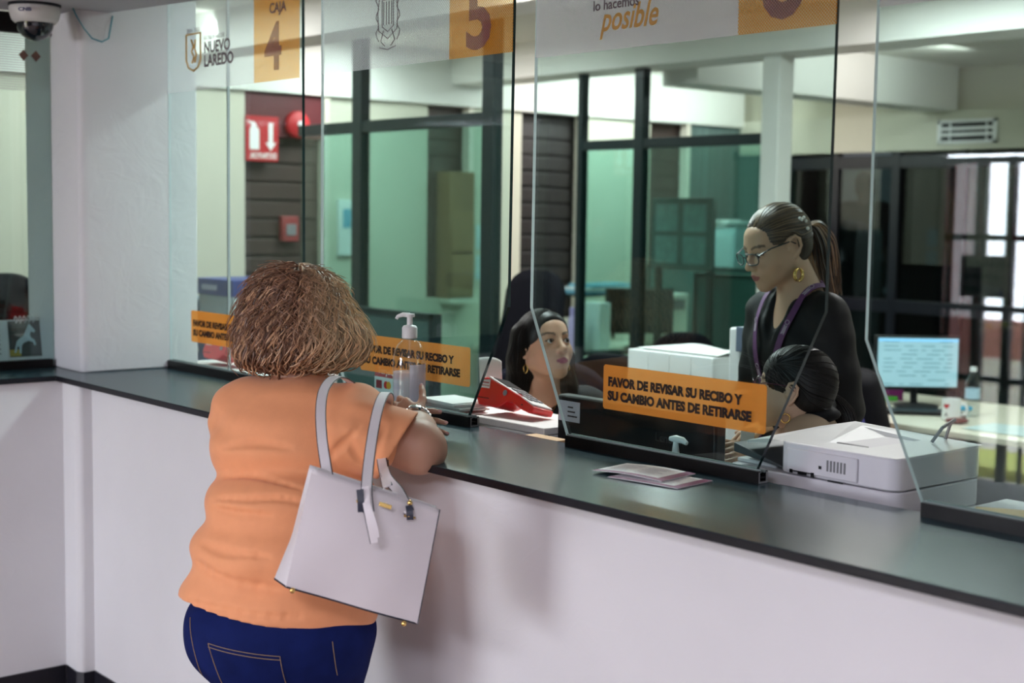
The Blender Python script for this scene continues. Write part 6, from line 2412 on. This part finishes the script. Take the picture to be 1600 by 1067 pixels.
# ================================================================== the ponytailed clerk in beige
k3 = A(2.42, 1.10, Z0)
F3 = head_frame(A(2.320, 1.103, 1.197), (-.905, -.42, .10), k=.95)
b = Sdf()
c3 = A(2.305, 1.198, 1.111)
add_head(b, F3, neck_to=c3 + A(0, 0, .03), neck_r=.050)
f3 = nrm(A(-.80, -.60, 0))
r3 = np.cross(f3, UP)
B3 = np.stack([r3, f3, UP], 1)
b.rc(c3 - r3 * .13 + A(0, 0, -.03), c3 + r3 * .13 + A(0, 0, -.03), .05, .05, .05)
b.el(c3 + A(0, 0, -.16), (.15, .11, .16), .05, 1, B3)
b.el(c3 + A(0, 0, -.38), (.16, .12, .18), .05, 1, B3)
hp = c3 + A(0, 0, -.52)
hand_w = A(2.304, 0.981, 1.018)
arms3 = []
for g in (-1, 1):
    sh = c3 + r3 * g * .165 + A(0, 0, -.05)
    if g == -1:
        elb, wr = sh + A(-.02, -.10, -.20), hand_w
    else:
        elb = sh + r3 * .04 + f3 * .07 + A(0, 0, -.24)
        wr = elb + f3 * .22 + A(0, 0, .03)
    arms3.append((sh, elb, wr))
    b.rc(sh, elb, .048, .040, .03)
    b.rc(elb, wr, .038, .026, .02)
    kn = hp + r3 * g * .09 + f3 * .38
    an = kn + A(0, 0, 0)
    an[2] = .05
    b.rc(hp + r3 * g * .09, kn, .085, .062, .03)
    b.rc(kn, an, .060, .042, .03)
t3 = add_hand(b, hand_w, A(2.276, 0.889, 1.044) - hand_w, UP * .8 - WH * .7, 1, .90, (.75, .8, .8, .8), .5, .06, .55)
add_hand(b, arms3[1][2], f3 - UP * .2, UP, -1, .92, (.3,) * 4, .3)
beige = sdf_obj('person', b, A(1.75, .5, -.05), A(2.75, 1.6, 1.42), .0036, M['skin'], color=face_color(F3, (.56, .36, .25), (.42, .14, .13), seed=6), origin=k3, smooth=1)
tag(beige, 'seated clerk in beige jacket, black hair in a low ponytail, behind the printer', 'person', 'people')
eyes(F3, beige)
glasses(F3, beige, mat('thin_plum_frame', (.10, .03, .06), .25), .030, .024, y=.112, z=-.004, rim=.0011, temple_z=.010)
hoop(F3, beige, (-.083, -.007, -.060), .012, .0022, M['gold'], (1, .5, 0))
hoop(F3, beige, (.083, -.007, -.060), .012, .0022, M['gold'], (1, .5, 0))
nails(t3[:4], UP * .8 - WH * .7, beige, .9)
s = Sdf()
s.rc(c3 - r3 * .13 + A(0, 0, -.03), c3 + r3 * .13 + A(0, 0, -.03), .064, .064, .05)
s.el(c3 + A(0, 0, -.16), (.168, .128, .17), .05, 1, B3)
s.el(c3 + A(0, 0, -.38), (.176, .138, .19), .05, 1, B3)
for sh, elb, wr in arms3:
    s.rc(sh, elb, .062, .054, .03)
    s.rc(elb, elb * .2 + wr * .8, .050, .036, .02)
s.rc(c3 + A(0, 0, .10), c3 + A(0, 0, .02), .058, .060, .01, -1)
s.post = lambda P, d: .003 * noise3(P, 18, 9)
sdf_obj('jacket', s, A(1.75, .55, .4), A(2.75, 1.6, 1.25), .0055, mat('beige_jacket', (.50, .38, .27), .75, vary=.06, scale=20, bump=.1, bscale=400), beige, smooth=2)
cl = Sdf()
cl.rc(c3 + f3 * .02 + A(0, 0, .02), c3 + f3 * .035 + A(0, 0, .09), .094, .078, .02)
cl.rc(c3 + f3 * .03 + A(0, 0, .05), c3 + f3 * .04 + A(0, 0, .15), .062, .066, .004, -1)
cl.el(A(2.363, 1.129, 1.134), (.080, .065, .026), .02, 1, BT)
cl.plane(c3 + A(0, 0, .092), UP)
sdf_obj('collar', cl, c3 - .16, c3 + .16, .005, M['black_cloth'], beige, smooth=2)
t = Sdf()
t.el(hp, (.17, .14, .12), .04, 1, B3)
for g in (-1, 1):
    kn = hp + r3 * g * .09 + f3 * .38
    an = A(*kn)
    an[2] = .06
    t.rc(hp + r3 * g * .09, kn, .095, .072, .03)
    t.rc(kn, an, .070, .055, .03)
sdf_obj('trousers', t, A(1.6, .5, -.02), A(2.8, 1.7, .80), .010, M['black_cloth'], beige, smooth=1)
bd = MB().box((0, 0, 0), (.036, .05, .002), T=frame(A(2.322, 0.918, 1.083), RH, UP - WH * .2))
bdo = wmesh(bd, 'identity_card', M['paper'], beige)
R_, o_, k_ = F3
PB = A(2.332, 1.239, 1.179)
hs = Sdf()
hs.M = F3
hs.el((0, -.016, .036), (.0815, .1085, .0925), .02)
hs.el((0, -.058, -.008), (.074, .056, .066), .03)
hs.el((0, .098, -.040), (.062, .070, .080), .014, -1)
for g in (-1, 1):
    hs.el((g * .085, .030, -.048), (.034, .044, .050), .012, -1)
    hs.el((g * .083, -.010, -.012), (.020, .022, .030), .010, -1)
hs.M = None
sdf_obj('hair', hs, o_ - .2, o_ + .2, .0034, M['hair_gloss'], beige, color=streak(o_, R_, (.012, .010, .010), .5, 40, 2), smooth=1)
rs = np.random.RandomState(13)
st = []
for i in range(340):
    a = rs.uniform(-1.4, 1.4)
    st.append(o_ + R_ @ (A(math.sin(a) * .10, .02 + .085 * math.cos(a) * rs.uniform(.0, 1.0), rs.uniform(-.02, .13))))
pts = flow(hs, st, lambda P: (PB - P) / np.maximum(np.linalg.norm(PB - P, axis=1), 1e-6)[:, None], 24, .010, .0005)
wmesh(strand_tubes([list(p) for p in pts], [A(.012, .010, .010) * rs.uniform(.7, 1.4) for _ in pts], .0013, .0006, 4), 'hair_strands', M['hair_gloss'], beige, smooth=True)
tail = crv([PB, A(2.345, 1.253, 1.165), A(2.365, 1.257, 1.135), A(2.382, 1.256, 1.098), A(2.399, 1.254, 1.050)], 6)
paths, cols = [], []
for i in range(170):
    a, r_ = rs.uniform(0, 6.28), math.sqrt(rs.uniform())
    pp = []
    for q in range(len(tail)):
        s_ = q / (len(tail) - 1)
        w_ = .010 + .024 * min(1, s_ * 2)
        pp.append(tail[q] + (RH * math.cos(a) + WH * math.sin(a)) * w_ * r_ + UP * .006 * math.sin(a) * r_)
    paths.append(pp)
    cols.append(A(.014, .011, .010) * rs.uniform(.5, 2))
wmesh(strand_tubes(paths, cols, .0026, .0012, 5), 'ponytail', M['hair_gloss'], beige, smooth=True)
hb_ = MB().tube([tuple(PB + nrm(tail[3] - tail[0]) * .008 + (UP * math.cos(a) + WH * math.sin(a)) * .013) for a in [2 * PI * i / 16 for i in range(17)]], .006, 8, cap=False)
wmesh(hb_, 'hair_tie', M['black_cloth'], beige, smooth=True)

# ================================================================== the clerk at the lit screen, mostly hidden
def simple_person(base, face, label, head_z, res, cols, seated, arm_to=None, shirt_m=None, hair_c=(.10, .05, .03), sleeve=.55, seat_z=.50, wide=1.0):
    f = nrm(A(face[0], face[1], 0))
    r = np.cross(f, UP)
    B = np.stack([r, f, UP], 1)
    c = A(base[0], base[1], head_z - .27)
    b = Sdf()
    F = head_frame(A(base[0], base[1], head_z - .115) + f * .03, A(f[0], f[1], -.08))
    add_head(b, F, neck_to=c + A(0, 0, .02))
    s = Sdf()
    for S_, e in ((b, 0), (s, .014)):
        S_.rc(c - r * .13 * wide + A(0, 0, -.03), c + r * .13 * wide + A(0, 0, -.03), .05 + e, .05 + e, .05)
        S_.el(c + A(0, 0, -.16), A(.15 * wide + e, .11 + e, .16), .05, 1, B)
        S_.el(c + A(0, 0, -.38), A(.16 * wide + e, .125 + e, .18), .05, 1, B)
    for g in (-1, 1):
        sh = c + r * g * .17 * wide + A(0, 0, -.04)
        if seated:
            elb = sh + r * g * .05 + f * .05 + A(0, 0, -.26)
            wr = elb + f * .23 - r * g * .03 + A(0, 0, .01)
        else:
            elb = sh + r * g * .05 + A(0, 0, -.28)
            wr = elb + f * .05 + A(0, 0, -.24)
        b.rc(sh, elb, .050, .042, .03)
        b.rc(elb, wr, .040, .027, .02)
        add_hand(b, wr, wr - elb, UP if seated else r * g, -g if seated else 1, .95, (.3,) * 4, .3)
        s.rc(sh, sh * (1 - sleeve) + elb * sleeve, .066, .060, .03)
    t = Sdf()
    hp = c + A(0, 0, -.53)
    if seated:
        hp[2] = seat_z + .10
    for g in (-1, 1):
        h = hp + r * g * .09
        kn = h + f * .38 if seated else A(h[0], h[1], (hp[2] + base[2]) / 2)
        an = A(kn[0], kn[1], base[2] + .09)
        for S_, e in ((b, 0), (t, .012)):
            S_.rc(h, kn, .085 + e, .062 + e, .03)
            S_.rc(kn, an, .060 + e, .042 + e, .03)
        t.rc(h, h, .10, .10, .03)
    lo, hi = A(base[0] - .7, base[1] - .7, base[2] - .02), A(base[0] + .7, base[1] + .7, head_z + .03)
    p = sdf_obj('person', b, lo, hi, res, M['skin'], color=face_color(F, cols, (.40, .14, .13)), origin=base, smooth=1)
    tag(p, label, 'person', 'people')
    sdf_obj('shirt', s, lo, hi, res * 1.3, shirt_m or M['black_cloth'], p, smooth=1)
    sdf_obj('trousers', t, lo, hi, res * 1.5, M['black_cloth'], p, smooth=1)
    R, o, k = F
    h = Sdf()
    h.M = F
    h.el((0, -.022, .036), (.081, .103, .092), .02)
    h.el((0, -.06, -.05), (.080, .055, .09), .03)
    h.el((0, .085, -.03), (.064, .078, .088), .014, -1)
    h.M = None
    sdf_obj('hair', h, o - .22, o + .22, res, M['hair'], p, color=streak(o, R, hair_c), smooth=1)
    fa = [A(*(hp + r * g * .09 + (f * .38 if seated else 0))) for g in (-1, 1)]
    for q in fa:
        q[2] = base[2] + .05
        tt = Sdf()
        tt.rc(q - f * .03 + A(0, 0, .0), q + f * .13 + A(0, 0, -.012), .046, .040, .02)
        tt.plane(A(0, 0, base[2] + .002), -UP)
        sdf_obj('shoe', tt, q - .22, q + .22, .012, M['black_plastic'], p)
    return p


simple_person(A(.80, 3.28, Z0), (-.28, .96), 'seated person in a black t-shirt at the lit screen, mostly behind the standing clerk', 1.235, .007, (.46, .25, .16), True, hair_c=(.16, .07, .03), sleeve=.75)
simple_person(A(-2.52, 8.05, .23), (.3, -.95), 'person in dark clothes standing in the dim room behind the far doors', 2.055, .010, (.10, .07, .05), False, hair_c=(.01, .01, .01), sleeve=.95)
slab('floor_back_room', (-4.1, 7.2, Z0), (6.5, 9.1, .23), M['office_floor'])
